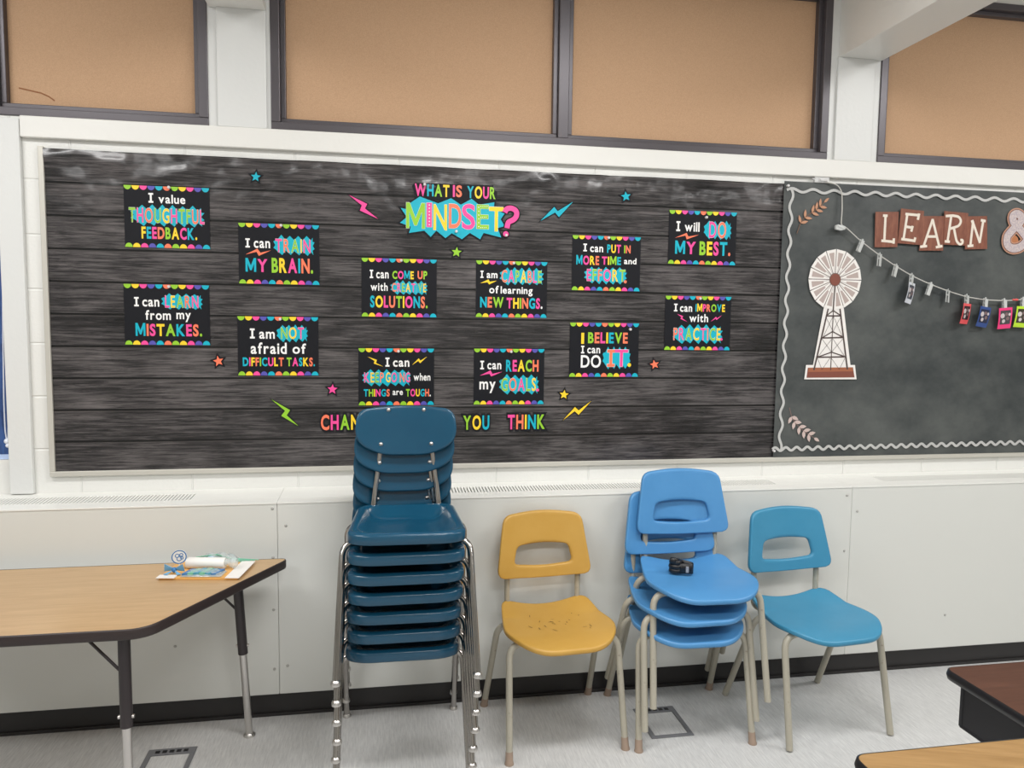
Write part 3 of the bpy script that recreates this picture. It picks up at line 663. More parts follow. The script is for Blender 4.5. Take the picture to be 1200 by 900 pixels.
# windmill cut-out
WM = [mat('windmill_white', rgb(236, 232, 228), 0.6), mat('windmill_mauve', rgb(180, 164, 158), 0.6), mat('windmill_rust', rgb(128, 72, 58), 0.6), mat('windmill_brown', rgb(74, 60, 56), 0.6), mat('windmill_wood', rgb(160, 96, 66), 0.6), mat('windmill_taupe', rgb(120, 106, 102), 0.6)]  # last one: taupe disc behind the blades and their inner lines
y = YC-0.002; wp = lambda pts: wallpoly(pts, y, 940, 280, 5.3)
mb = MB(); c = at(978.3, 327.7, y); R0 = 0.128
tower = wp([(140, 400), (255, 400), (300, 783), (328, 783), (338, 872), (13, 872), (25, 783), (68, 783)]); mb.plate(tower, -0.0002, 0.0012, 0)
mb.flat(wp([(35, 800), (315, 797), (325, 860), (27, 862)]), -0.0008, 2); mb.flat(wp([(40, 800), (312, 797), (316, 822), (36, 826)]), -0.0010, 4)
def st(a, b, w): mb.ribbon(wp([a, b]), w, -0.0012, 3)
st((163, 425), (72, 815), 0.0072); st((233, 425), (280, 810), 0.0072); st((194, 430), (176, 815), 0.004)
for (a, b, cc) in (((148, 478), (242, 478), (192, 445)), ((122, 615), (255, 612), (188, 575)), ((93, 735), (268, 732), (182, 703))):
    st(a, b, 0.006); st(a, cc, 0.005); st(cc, b, 0.005)
for (a, b) in (((145, 482), (190, 572)), ((190, 482), (128, 612)), ((195, 482), (250, 610)), ((240, 482), (192, 572)), ((122, 620), (180, 700)), ((185, 620), (98, 730)), ((190, 620), (262, 728)), ((252, 620), (184, 700)), ((95, 740), (122, 812)), ((172, 740), (122, 812)), ((180, 740), (230, 810)), ((265, 740), (230, 810))): st(a, b, 0.0016)
nb = 16
rot = lambda r, an: (c.x+r*math.cos(an), c.z+r*math.sin(an)*1.04)
mb.plate([rot(R0*0.93, 2*math.pi*k/36) for k in range(36)], -0.0015, 0.001, 5)
for k in range(nb):
    a0 = 2*math.pi*(k+0.5)/nb; h = math.pi/nb
    out = [rot(R0*0.22, a0-h*0.7), rot(R0, a0-h*0.93), rot(R0*1.0, a0+h*0.93), rot(R0*0.22, a0+h*0.7)]
    mb.flat(out, -0.0020, 0)
    mb.flat([rot(R0*0.44, a0-h*0.40), rot(R0*0.89, a0-h*0.56), rot(R0*0.89, a0+h*0.56), rot(R0*0.44, a0+h*0.40)], -0.0024, 1)
    mb.ribbon([rot(R0*0.2, a0-h*0.3), rot(R0*0.44, a0-h*0.3)], 0.0014, -0.0025, 5)
mb.ribbon([rot(R0*0.2, -math.pi/2), rot(R0*1.0, -math.pi/2-0.02)], 0.006, -0.0027, 3)
mb.flat([rot(R0*0.195, 2*math.pi*k/24) for k in range(24)], -0.0030, 2)
o = mb.build('windmill_cutout', WM); o.location = (0, y, 0); tag(o, 'white and brown farm windmill paper cutout on the chalkboard paper', 'decoration')

def sprig(path, n, ll, lw, m_leaf, label, s=4, ox=900, oy=200):
    y = YC-0.0015; pp = [at(ox+a/s, oy+b/s, y) for a, b in path]; mb = MB()
    p2 = fillet([(p.x, p.z, 0) for p in pp], 0.05, 8); pts = [(v.x, v.y) for v in p2]; mb.ribbon(pts, 0.0028, -0.0002, 0)
    tot = len(pts)
    def leaf(x, z, an, k=1.0):
        e = [(0, 0), (0.3, 0.42), (0.62, 0.4), (1, 0), (0.62, -0.4), (0.3, -0.42)]
        mb.flat([(x+ll*k*a*math.cos(an)-lw*k*b*math.sin(an), z+ll*k*a*math.sin(an)+lw*k*b*math.cos(an)) for a, b in e], -0.0006-0.0001*random.random(), 1)
    for k in range(n):
        t = 0.14+0.8*k/(n-1); f = t*(tot-1); i = min(int(f), tot-2); u = f-i
        x = pts[i][0]*(1-u)+pts[i+1][0]*u; z = pts[i][1]*(1-u)+pts[i+1][1]*u
        an = math.atan2(pts[i+1][1]-pts[i][1], pts[i+1][0]-pts[i][0])
        leaf(x, z, an+0.75); leaf(x, z, an-0.85)
    leaf(pts[-1][0], pts[-1][1], an, 0.9)
    o = mb.build('leaf_sprig', m_leaf); o.location = (0, y, 0); tag(o, label, 'decoration', 'leaf sprig cutouts')
sprig([(135, 295), (160, 225), (225, 185), (262, 150)], 5, 0.036, 0.0145, [mat('sprig_stem', rgb(120, 84, 62), 0.6), mat('sprig_leaf', rgb(190, 140, 110), 0.6)], 'orange brown leaf sprig cutout at the top left of the chalkboard panel')
sprig([(100, 310), (115, 370), (165, 420), (215, 452)], 5, 0.036, 0.019, [mat('sprig_stem_pale', rgb(130, 104, 98), 0.6), mat('sprig_leaf_pale', rgb(200, 180, 174), 0.6)], 'pale pink leaf sprig cutout at the bottom left of the chalkboard panel', oy=400)

# letter cards
M['rust_card'] = mat('rust_card', rgb(112, 66, 54), 0.35, vary=(14, rgb(150, 98, 78), 0.3, 0.75, (4, 1, 1)))
M['cream'] = mat('cream_print', rgb(228, 218, 204), 0.5)
cards = {'L': ([(40, 55), (222, 55), (210, 330), (33, 332)], [[(118, 85), (108, 282)], [(98, 84), (134, 86)], [(85, 280), (185, 290)], [(183, 262), (180, 304)]]),
 'E': ([(240, 28), (420, 48), (395, 315), (213, 300)], [[(288, 75), (258, 270)], [(273, 72), (383, 82)], [(380, 68), (370, 118)], [(272, 170), (332, 180)], [(330, 165), (318, 210)], [(240, 267), (350, 282)], [(350, 255), (340, 292)]]),
 'A': ([(415, 88), (578, 88), (568, 358), (380, 358)], [[(487, 112), (415, 325)], [(485, 112), (537, 325)], [(445, 248), (520, 248)], [(388, 328), (442, 322)], [(510, 332), (562, 322)]]),
 'R': ([(578, 48), (765, 65), (745, 320), (572, 310)], [[(632, 85), (602, 285)], [(588, 88), (650, 84)], [(640, 84), (690, 92), (710, 125), (692, 165), (622, 187)], [(652, 183), (672, 285), (698, 312), (720, 300), (720, 275), (702, 276)], [(580, 285), (620, 289)]]),
 'N': ([(755, 90), (912, 88), (912, 345), (738, 348)], [[(802, 130), (780, 320)], [(798, 130), (855, 298)], [(882, 122), (852, 298)], [(862, 120), (900, 128)], [(758, 323), (804, 318)], [(786, 133), (806, 126)]])}
for i, ch in enumerate('LEARN'):
    quad, strokes = cards[ch]; y = YC-0.006-0.0016*(i % 2)
    q = wallpoly(quad, y, 1020, 240, 6.667); cx = sum(a for a, b in q)/4; cz = sum(b for a, b in q)/4
    mb = MB(); mb.plate([(a-cx, b-cz) for a, b in q], 0, 0.0016, 0)
    for s in strokes:
        p = wallpoly(s, y, 1020, 240, 6.667); p = [(a-cx, b-cz) for a, b in p]
        if len(p) > 2: p = [(v.x, v.y) for v in fillet([(a, b, 0) for a, b in p], 0.015, 4)]
        mb.ribbon(p, 0.0115, -0.0004-0.00005*strokes.index(s), 1)
    o = mb.build('letter_card', [M['rust_card'], M['cream']]); o.location = (cx, y, cz); tag(o, 'rusty brown letter card with a cream serif letter '+ch, 'letter card', 'letter cards spelling LEARN')
y = YC-0.004; amp = wallpoly([(1275, 335), (1190, 215), (1112, 130), (1108, 85), (1145, 66), (1182, 90), (1176, 132), (1110, 195), (1062, 250), (1066, 318), (1110, 345), (1165, 335), (1215, 290), (1245, 225)], y, 1020, 240, 6.667)
amp = [(v.x, v.y) for v in fillet([(a, b, 0) for a, b in amp], 0.03, 5)]
mb = MB(); mb.ribbon(amp, 0.054, 0.0, 0); mb.ribbon(amp, 0.036, -0.0012, 1); mb.ribbon(amp, 0.043, -0.0006, 2)
for (ex, ey, ew, eh) in ((1143, 118, 30, 36), (1115, 278, 42, 44)): mb.flat(wallpoly([(ex+ew*math.cos(t*0.524), ey+eh*math.sin(t*0.524)) for t in range(12)], 0.0004+y, 1020, 240, 6.667), 0.0004, 3)
o = mb.build('ampersand_cutout', [mat('amp_tan', rgb(186, 140, 116), 0.5), mat('amp_glitter', rgb(176, 164, 172), 0.4, vary=(140, rgb(205, 192, 186), 0.4, 0.6, (1, 1, 1))), mat('amp_brown', rgb(120, 84, 76), 0.5), mat('amp_rust', rgb(176, 112, 72), 0.5)]); o.location = (0, y, 0)
tag(o, 'glittery lilac ampersand cutout with tan border right of the letter N', 'letter card')

# cord with clips and small photos
M['cord'] = mat('cord_white', rgb(200, 198, 192), 0.5)
M['clip'] = mat('clip_white', rgb(196, 198, 196), 0.3)
YS = -0.038
cp = [(966, 213, -.022), (981, 216, -.03), (986.5, 224, -.03), (987, 245, YS), (985.5, 264, YS), (992, 267, YS), (1008, 282, YS), (1029, 298, YS), (1049, 311.5, YS), (1069, 323.5, YS), (1091, 333.5, YS), (1112, 341.5, YS), (1133, 348, YS), (1155, 351.5, YS), (1177, 352.5, YS), (1199, 351, YS), (1240, 343, YS), (1300, 325, YS)]
mb = MB(); mb.tube(fillet([at(*q) for q in cp], 0.03, 4), 0.0024, 6)
tag(mb.build('hanging_string', M['cord']), 'thin white cord hanging across the chalkboard panel with clips', 'cord')
def clip_mesh():
    b = MB()
    for s in (-1, 1):
        b.plate([(-0.0085, 0.006), (0.0085, 0.006), (0.0085, -0.048), (-0.0085, -0.048)] if s < 0 else [(-0.0085, 0.01), (0.0085, 0.01), (0.0085, -0.046), (-0.0085, -0.046)], s*0.0045-0.0018, s*0.0045+0.0018)
    b.tube([(-0.0105, 0, -0.014), (0.0105, 0, -0.014)], 0.0035, 8)
    b.plate([(-0.004, 0.014), (0.004, 0.014), (0.004, 0.0), (-0.004, 0.0)], -0.001, 0.001)
    return b
clip0 = clip_mesh().build('photo_clip', M['clip'], bevel=0.0006); used = False
ordn = ['first mini clip on the cord from the left, empty', 'second mini clip on the cord from the left, empty', 'third mini clip on the cord from the left, empty', 'white mini clip holding the white bordered photo', 'empty mini clip just right of the white bordered photo', 'empty mini clip just left of the red bordered photo', 'white mini clip holding the red bordered photo', 'white mini clip holding the navy photo', 'white mini clip holding the pink bordered photo', 'white mini clip holding the lime bordered photo']
CL = [(1010, 283.5, 25, 12), (1031, 299.5, 5, 34), (1050, 312.5, 20, 25), (1068.5, 323.5, 8, 33), (1090.5, 334, 18, 0), (1111, 342, 3, 40), (1133, 348, -3, 25), (1155, 352, 2, 10), (1177, 353, -5, 2), (1199, 351.5, 0, 0)]
for i, (px, py, tilt, tw) in enumerate(CL):
    o = clip0 if i == 0 else clip0.copy()
    if i: COL.objects.link(o)
    o.location = at(px, py, YS-0.001); o.rotation_euler = (0, math.radians(tilt), math.radians(tw)); tag(o, ordn[i], 'clip', 'mini clips on the cord')
pics = [(3, 'white', rgb(225, 228, 236), rgb(70, 74, 84), 'narrow photo with white border hanging turned sideways from the cord'), (6, 'red', rgb(236, 92, 96), rgb(52, 34, 40), 'photo with red border hanging turned sideways from the cord'),
        (7, 'navy', rgb(44, 74, 138), rgb(28, 34, 62), 'navy blue photo hanging from the cord'), (8, 'pink', rgb(240, 62, 128), rgb(70, 68, 72), 'small square photo with hot pink border hanging from the cord'), (9, 'lime', rgb(190, 226, 60), rgb(60, 56, 44), 'photo with lime border at the right edge of the picture')]
for ci, nm, cb, cd, lab in pics:
    px, py, tilt, tw = CL[ci]; root = at(px, py, YS-0.001)
    mb = MB(); w, h = 0.036, 0.088 if nm not in ('pink', 'lime') else 0.092
    z1 = -0.034; nseg = 6
    def bendy(z): return 0.012*((z1-z)/h)**2
    def strip(x0, x1, za, zb, dy, mi):
        vs = []; n = 5
        for k in range(n+1):
            z = za+(zb-za)*k/n; vs += [(x0, bendy(z)+dy, z), (x1, bendy(z)+dy, z)]
        mb.add(vs, [(2*k, 2*k+1, 2*k+3, 2*k+2) for k in range(n)], mi, True)
    strip(-w, w, z1+0.004, z1-h, 0, 0); strip(-w, w, z1+0.004, z1-h, 0.0006, 0)
    strip(-w*0.78, w*0.78, z1-0.008, z1-h*0.78, -0.0005, 1)
    for k, (u, v, r, mi) in enumerate(((-0.35, 0.35, 0.012, 2), (0.25, 0.5, 0.009, 3), (0.1, 0.28, 0.008, 3), (-0.2, 0.62, 0.009, 2), (0.45, 0.3, 0.007, 2))):
        cx, cz = u*w*1.3, z1-h*v; n = 8
        mb.add([(cx+r*math.cos(t*6.283/n), bendy(cz+r*math.sin(t*6.283/n))-0.001, cz+r*math.sin(t*6.283/n)) for t in range(n)], [tuple(range(n))], mi)
    o = mb.build('hanging_photo', [mat('photo_border_'+nm, cb, 0.3), mat('photo_dark_'+nm, cd, 0.3), mat('photo_pale_'+nm, rgb(206, 196, 196), 0.3), mat('photo_mid_'+nm, rgb(128, 104, 104), 0.3)])
    o.location = root+Vector((0, -0.0075, 0)); o.rotation_euler = (0, math.radians({3: 6, 6: 2, 7: 6, 8: -5, 9: 2}[ci]), math.radians({3: 33, 6: 25, 7: 13, 8: 2, 9: 0}[ci])); tag(o, lab, 'photo', 'small photos clipped to the cord')
# clip where the cord turns, clear hook, red bead
mb = MB(); mb.plate([(-0.024, 0.004), (-0.02, 0.012), (0.006, 0.012), (0.022, 0.006), (0.022, -0.006), (0.002, -0.012), (-0.022, -0.008)], -0.006, 0.006); mb.tube([(-0.014, 0, 0.008), (0.012, 0, -0.002)], 0.0085, 8)
o = mb.build('cord_clamp', M['clip'], bevel=0.0015); o.location = at(984.5, 267, YS); tag(o, 'clear plastic clamp where the white cord turns above the windmill', 'clip')
M['clear'] = mat('clear_plastic', (0.9, 0.9, 0.9, 1), 0.15, alpha=0.55)
mb = MB(); mb.box(-0.034, 0.034, -0.004, 0.004, -0.012, 0.012); mb.box(-0.016, 0.022, -0.016, -0.004, -0.006, 0.004); mb.tube([(-0.034, -0.004, 0.0), (-0.048, -0.008, 0.003)], 0.004, 8)
o = mb.build('adhesive_hook', M['clear'], bevel=0.002); o.location = at(963, 211, -0.02); tag(o, 'clear plastic hook on the white trim above the chalkboard panel', 'hook')
mb = MB(); mb.lathe([(0.001, -0.016), (0.005, -0.012), (0.0035, -0.003), (0.006, 0.004), (0.004, 0.012), (0.001, 0.016)], 10, 0, (0, 0, 0), 'x')
o = mb.build('cord_bead', mat('red_bead', rgb(226, 92, 88), 0.4)); o.location = at(1190, 351.3, YS-0.003); tag(o, 'small red bead on the white cord near the right edge', 'bead')

# ------------------------------------------------------------------ chairs
def seat_mesh(outline, c, zf, th, roll, N=84):
    o = radial(outline, c, N); mb = MB(); rings = [0.12, 0.3, 0.5, 0.68, 0.82, 0.91, 0.965, 0.992]
    vs = [(c[0], c[1], zf(c[0], c[1], 0))]
    for s in rings: vs += [(c[0]+(p[0]-c[0])*s, c[1]+(p[1]-c[1])*s, zf(c[0]+(p[0]-c[0])*s, c[1]+(p[1]-c[1])*s, s)) for p in o]
    edge = lambda s, dz: [(c[0]+(p[0]-c[0])*s, c[1]+(p[1]-c[1])*s, zf(p[0], p[1], 1)-dz) for p in o]
    vs += edge(1.0, th*0.35); vs += edge(1.0, roll-th*0.35)
    if roll > th: vs += edge(0.992, roll-0.001); vs += edge(0.965, roll-0.001)
    und = [0.93, 0.75, 0.5, 0.2]
    for s in und: vs += [(c[0]+(p[0]-c[0])*s, c[1]+(p[1]-c[1])*s, zf(c[0]+(p[0]-c[0])*s, c[1]+(p[1]-c[1])*s, s)-th) for p in o]
    vs.append((c[0], c[1], zf(c[0], c[1], 0)-th))
    nr = (len(vs)-2)//N
    fs = [(0, 1+k, 1+(k+1) % N) for k in range(N)]
    for i in range(nr-1): fs += [(1+i*N+k, 1+(i+1)*N+k, 1+(i+1)*N+(k+1) % N, 1+i*N+(k+1) % N) for k in range(N)]
    l = len(vs)-1; fs += [(l, 1+(nr-1)*N+(k+1) % N, 1+(nr-1)*N+k) for k in range(N)]
    mb.add(vs, fs, 0, True); return mb
def back_mesh(outer, inner, c, yf, th, N=96):
    """upright curved shell in x, z; inner outline is a hand hole (None for a solid back)"""
    o = radial(outer, c, N); i_ = radial(inner, c, N) if inner else [c]*N
    lerp = lambda s: [(i_[k][0]+(o[k][0]-i_[k][0])*s, i_[k][1]+(o[k][1]-i_[k][1])*s) for k in range(N)]
    S = [0.0, 0.04, 0.12, 0.3, 0.5, 0.7, 0.86, 0.94, 0.98, 1.0] if inner else [0.06, 0.25, 0.5, 0.7, 0.85, 0.93, 0.975, 1.0]
    loops = []; e = th*0.5
    for s in S:
        d = e
        if s == 1.0 or (inner and s == 0.0): d = e*0.45
        elif s >= 0.975 or (inner and s == 0.04): d = e*0.9
        loops.append([(x, yf(x, z)-d, z) for x, z in lerp(s)])
    for s in S[::-1]:
        d = e
        if s == 1.0 or (inner and s == 0.0): d = e*0.45
        elif s >= 0.975 or (inner and s == 0.04): d = e*0.9
        loops.append([(x, yf(x, z)+d, z) for x, z in lerp(s)])
    mb = MB(); vs = [v for l in loops for v in l]; n = len(loops); fs = []
    last = n if inner else n-1
    for i in range(last):
        a, b = i*N, ((i+1) % n)*N; fs += [(a+k, b+k, b+(k+1) % N, a+(k+1) % N) for k in range(N)]
    if not inner: fs += [tuple(range(N)), tuple(range((n-1)*N, n*N))]
    mb.add(vs, fs, 0, True); return mb

SEAT_A = rpoly([(-0.166, 0.150, 0.05), (0.166, 0.150, 0.05), (0.214, -0.11, 0.15), (0.13, -0.238, 0.13), (-0.13, -0.238, 0.13), (-0.214, -0.11, 0.15)], 10)
def zA(x, y, s):
    z = 0.421-0.014*max(0, 1-s*s)
    z += 0.24*max(0, y-0.03)*(abs(x)/0.17)**2
    if y < -0.12: z -= 1.6*(y+0.12)**2
    z -= 0.004*max(0, (y-0.05)/0.1)*(1-min(1, abs(x)/0.13)**2)
    return z
BACK_OUT = rpoly([(-0.156, 0.764, 0.034), (0, 0.779, 0.12), (0.156, 0.764, 0.034), (0.189, 0.535, 0.036), (0, 0.520, 0.3), (-0.189, 0.535, 0.036)], 8)
BACK_IN = rpoly([(-0.102, 0.648, 0.02), (0, 0.656, 0.1), (0.102, 0.648, 0.02), (0.118, 0.578, 0.022), (0, 0.564, 0.13), (-0.118, 0.578, 0.022)], 8)
yA = lambda x, z: 0.150+0.16*(z-0.53)-0.9*x*x
def make_chair_a(name, plastic, boots):
    root = empty(name)
    seat_mesh(SEAT_A, (0, -0.03), zA, 0.016, 0.018).build('seat', plastic, root)
    back_mesh(BACK_OUT, BACK_IN, (0, 0.614), yA, 0.02).build('backrest', plastic, root)
    for sy, yfoot, ytop, xf in ((-1, -0.200, -0.130, 0.212), (1, 0.205, 0.045, 0.216)):
        for s in (-1, 1):
            b = MB(); b.tube(fillet([(s*xf, yfoot, 0.004), (s*0.200, ytop, 0.388), (s*0.09, ytop+0.005, 0.394)], 0.05, 7), 0.0118, 14)
            lg = b.build('leg', M['beige_metal'], root)
            if boots:
                q = MB(); t = Vector((s*0.200-s*xf, ytop-yfoot, 0.384)).normalized(); f0 = Vector((s*xf, yfoot, 0.0))
                q.tube([f0+Vector((0, 0, 0.0)), f0+Vector((0, 0, 0.004)), f0+t*0.010, f0+t*0.042], [0.0158, 0.0158, 0.0136, 0.0128], 14); q.build('foot_cap', M['boot'], lg)
        b = MB(); b.tube([(-0.10, ytop+0.005, 0.394), (0.10, ytop+0.005, 0.394)], 0.0118, 12); b.build('crossbar', M['beige_metal'], root)
    for s in (-1, 1):
        yb = yA(s*0.14, 0.54)+0.018
        b = MB(); b.tube(fillet([(s*0.125, -0.12, 0.394), (s*0.138, 0.150, 0.39), (s*0.142, yb-0.002, 0.43), (s*0.142, yb, 0.54), (s*0.138, yb+0.014, 0.61)], 0.05, 7), 0.0108, 12)
        b.build('back_post', M['beige_metal'], root)
    return root
def plastic(name, c, c2, rough=0.4): return mat(name, c, rough, bump=(220, 0.06, 0.001), vary=(5, c2, 0.35, 0.75, (1, 1, 1)))
M['yellow_pl'] = plastic('yellow_plastic', rgb(190, 146, 62), rgb(198, 156, 76), 0.42)
M['blue_pl'] = plastic('blue_plastic', rgb(74, 137, 190), rgb(82, 145, 197), 0.38)
M['teal_pl'] = plastic('teal_plastic', rgb(55, 133, 168), rgb(66, 141, 176), 0.4)
M['navy_pl'] = mat('navy_plastic', rgb(20, 70, 96), 0.2, vary=(4, rgb(25, 77, 103), 0.35, 0.75, (1, 1, 1)))
yc = make_chair_a('school_chair', M['yellow_pl'], True); yc.location = (0.624, -0.438, 0); yc.rotation_euler = (0, 0, math.radians(4.0))
tag(yc, 'mustard yellow school chair with a hand hole in the back', 'chair')
# scuffs on the yellow seat
sm = MB(); rnd = random.Random(3)
for k in range(26):
    x, yv = rnd.gauss(0, 0.055), rnd.gauss(0.0, 0.045); a = rnd.random()*3.1; l = 0.002+0.009*rnd.random(); w = 0.0012
    pts = [(x+l*math.cos(a)-w*math.sin(a), yv+l*math.sin(a)+w*math.cos(a)), (x-l*math.cos(a)-w*math.sin(a), yv-l*math.sin(a)+w*math.cos(a)), (x-l*math.cos(a)+w*math.sin(a), yv-l*math.sin(a)-w*math.cos(a)), (x+l*math.cos(a)+w*math.sin(a), yv+l*math.sin(a)-w*math.cos(a))]
    sm.add([(p[0], p[1], zA(p[0], p[1], min(1, math.hypot(p[0]/0.2, p[1]/0.23)))+0.0008) for p in pts], [(0, 1, 2, 3)])
sm.build('scuff', mat('scuff', rgb(110, 84, 40), 0.6), yc)

tc_ = make_chair_a('school_chair', M['teal_pl'], False); tc_.location = (1.616, -0.5, 0); tc_.rotation_euler = (0, 0, math.radians(5.5)); tc_.scale = (1.015, 1.03, 1.0)
tag(tc_, 'teal blue school chair alone on the right with open hand hole', 'chair')
bl0 = make_chair_a('school_chair', M['blue_pl'], True)
bl1 = copy_tree(bl0); bl2 = copy_tree(bl0)
for o in (bl1, bl2):
    for lg in [c for c in o.children if c.name.startswith('leg')]:
        for q in list(lg.children): bpy.data.objects.remove(q)
for o, loc, rz, lab in ((bl0, (1.110, -0.452, 0.0), -2.0, 'light blue chair at the bottom of the stack of three'), (bl1, (1.112, -0.462, 0.080), 1.0, 'light blue chair in the middle of the stack of three'), (bl2, (1.152, -0.472, 0.160), -2.0, 'light blue chair on top of the stack with a black strap on its seat')):
    o.location = loc; o.rotation_euler = (0, 0, math.radians(rz)); tag(o, lab, 'chair', 'stacked light blue chairs')

SEAT_B = rpoly([(-0.166, 0.195, 0.05), (0.166, 0.195, 0.05), (0.186, -0.17, 0.07), (0.13, -0.2, 0.1), (-0.13, -0.2, 0.1), (-0.186, -0.17, 0.07)], 8)
def zB(x, y, s):
    t = max(0.0, min(1.0, (s-0.60)/0.28)); z = 0.444-0.036*(1-t*t*(3-2*t))
    if s > 0.93: z -= 0.006*((s-0.93)/0.07)**2
    return z
BACK_B = rpoly([(-0.170, 0.782, 0.04), (0, 0.795, 0.3), (0.170, 0.782, 0.04), (0.180, 0.672, 0.09), (0.09, 0.620, 0.14), (-0.09, 0.620, 0.14), (-0.180, 0.672, 0.09)], 8)
yB = lambda x, z: 0.185+0.2*(z-0.63)-1.0*x*x
def make_chair_b():
    root = empty('stacking_chair')
    seat_mesh(SEAT_B, (0, 0.0), zB, 0.01, 0.030).build('seat', M['navy_pl'], root)
    bk = back_mesh(BACK_B, None, (0, 0.715), yB, 0.014).build('backrest', M['navy_pl'], root)
    for x, z in ((-0.062, 0.778), (0.062, 0.778), (-0.088, 0.660), (0.088, 0.660)):
        q = MB(); q.lathe([(0.0075, 0.0), (0.0075, -0.0015), (0.005, -0.004), (0.001, -0.005)], 12, 0, (x, yB(x, z)-0.0068, z), 'y'); q.build('rivet', M['steel'], bk)
    for yfoot, ytop, xf in ((-0.245, -0.075, 0.214), (0.245, 0.130, 0.203)):
        for s in (-1, 1):
            f0 = Vector((s*xf, yfoot, 0.0))
            b = MB(); b.tube(fillet([(s*xf, yfoot, 0.006), (s*0.203, ytop, 0.386), (s*0.11, ytop+0.004, 0.388)], 0.05, 7), 0.0105, 14); lg = b.build('leg', M['chrome'], root)
            q = MB(); q.lathe([(0.0150, 0.0), (0.0155, 0.004), (0.0135, 0.012), (0.0085, 0.016)], 14, 0, f0); q.build('glide', M['steel'], lg)
        b = MB(); b.tube([(-0.12, ytop+0.004, 0.387), (0.12, ytop+0.004, 0.387)], 0.0095, 10); b.build('crossbar', M['chrome'], root)
    for s in (-1, 1):
        b = MB(); p = [(s*0.112, -0.02, 0.389), (s*0.118, 0.165, 0.389), (s*0.112, 0.194, 0.47), (s*0.088, yB(0.088, 0.66)+0.017, 0.66), (s*0.06, yB(0.06, 0.785)+0.017, 0.785)]
        b.tube(fillet(p, 0.045, 7), 0.0095, 12); b.build('back_post', M['chrome'], root)
    return root
nv = make_chair_b(); pos = ['bottom navy blue chair of the tall stack', 'second navy blue chair from the bottom of the tall stack', 'third navy blue chair from the bottom of the tall stack', 'middle navy blue chair of the tall stack', 'third navy blue chair from the top of the tall stack', 'second navy blue chair from the top of the tall stack', 'top navy blue chair of the tall stack with its whole back showing']
for k in range(7):
    o = nv if k == 0 else copy_tree(nv)
    o.location = (0.068+0.0022*k, -0.50-0.0155*k, 0.0685*k); o.rotation_euler = (0, 0, math.radians((-0.5, 0.4, -0.2, 0.5, 0.0, -0.4, -1.2)[k]))
    tag(o, pos[k], 'chair', 'stacked navy blue chairs')

# black strap on the top blue seat
root = empty('coiled_strap', (1.104, -0.465, 0.5745), math.radians(-18)); root.scale = (1.0, 1.1, 1.45); tag(root, 'small black coiled strap with grey tag on the top light blue chair', 'strap')
b = MB()
for k, (r, z) in enumerate(((0.019, 0.007), (0.020, 0.017), (0.018, 0.027))):
    b.tube([(-0.02+r*math.cos(t*0.3142), r*0.8*math.sin(t*0.3142), z+0.001*k) for t in range(21)], 0.0065, 8)
b.build('coil', M['black_plastic'], root)
b = MB(); path = [(-0.02, -0.014, 0.014), (0.015, -0.016, 0.015), (0.042, -0.012, 0.014), (0.048, 0.004, 0.014), (0.03, 0.016, 0.016), (0.0, 0.014, 0.02)]
pp = fillet(path, 0.012, 5); vs = []
for p in pp: vs += [p+Vector((0, 0, -0.013)), p+Vector((0, 0, 0.013))]
b.add(vs, [(2*i, 2*i+1, 2*i+3, 2*i+2) for i in range(len(pp)-1)], 0, True); o = b.build('loop', M['black_plastic'], root); s_ = o.modifiers.new('thickness', 'SOLIDIFY'); s_.thickness = 0.003
b = MB(); b.box(0.016, 0.027, -0.0215, -0.0165, 0.006, 0.022); b.build('tag', mat('tag_grey', rgb(150, 152, 158), 0.4), root, bevel=0.001)
b = MB(); b.lathe([(0.006, -0.012), (0.009, -0.009), (0.009, 0.009), (0.006, 0.012)], 12, 0, (-0.03, -0.012, 0.034), 'x'); b.build('plug', M['black_plastic'], root)

# ------------------------------------------------------------------ oak trapezoid table at the left
TZ = 0.635
tb = empty('activity_table', (-1.0, -0.58, 0)); tag(tb, 'oak topped trapezoid table with dark edge at the left', 'table')
ox, oy = -1.0, -0.58
outl = [(-0.335-ox, -0.288-oy, 0.035), (-1.69-ox, -0.288-oy, 0.035), (-1.350-ox, -0.877-oy, 0.055), (-0.655-ox, -0.877-oy, 0.055)]
b = MB(); b.prism(rpoly(outl, 8), TZ-0.028, TZ, 0); b.build('tabletop', M['oak'], tb, bevel=0.0015)
b = MB(); po = rpoly(outl, 8); pe = offset_poly(po, 0.0035); n = len(po)
prof = [(offset_poly(po, -0.001), TZ-0.030), (offset_poly(po, 0.002), TZ-0.030), (pe, TZ-0.026), (pe, TZ-0.003), (offset_poly(po, 0.0015), TZ+0.0006), (offset_poly(po, -0.001), TZ+0.0006)]
vs = [(x, yv, z) for pl, z in prof for x, yv in pl]
b.add(vs, [(i*n+k, i*n+(k+1) % n, (i+1)*n+(k+1) % n, (i+1)*n+k) for i in range(5) for k in range(n)], 0, True); b.build('edge_band', M['edge_band'], tb)
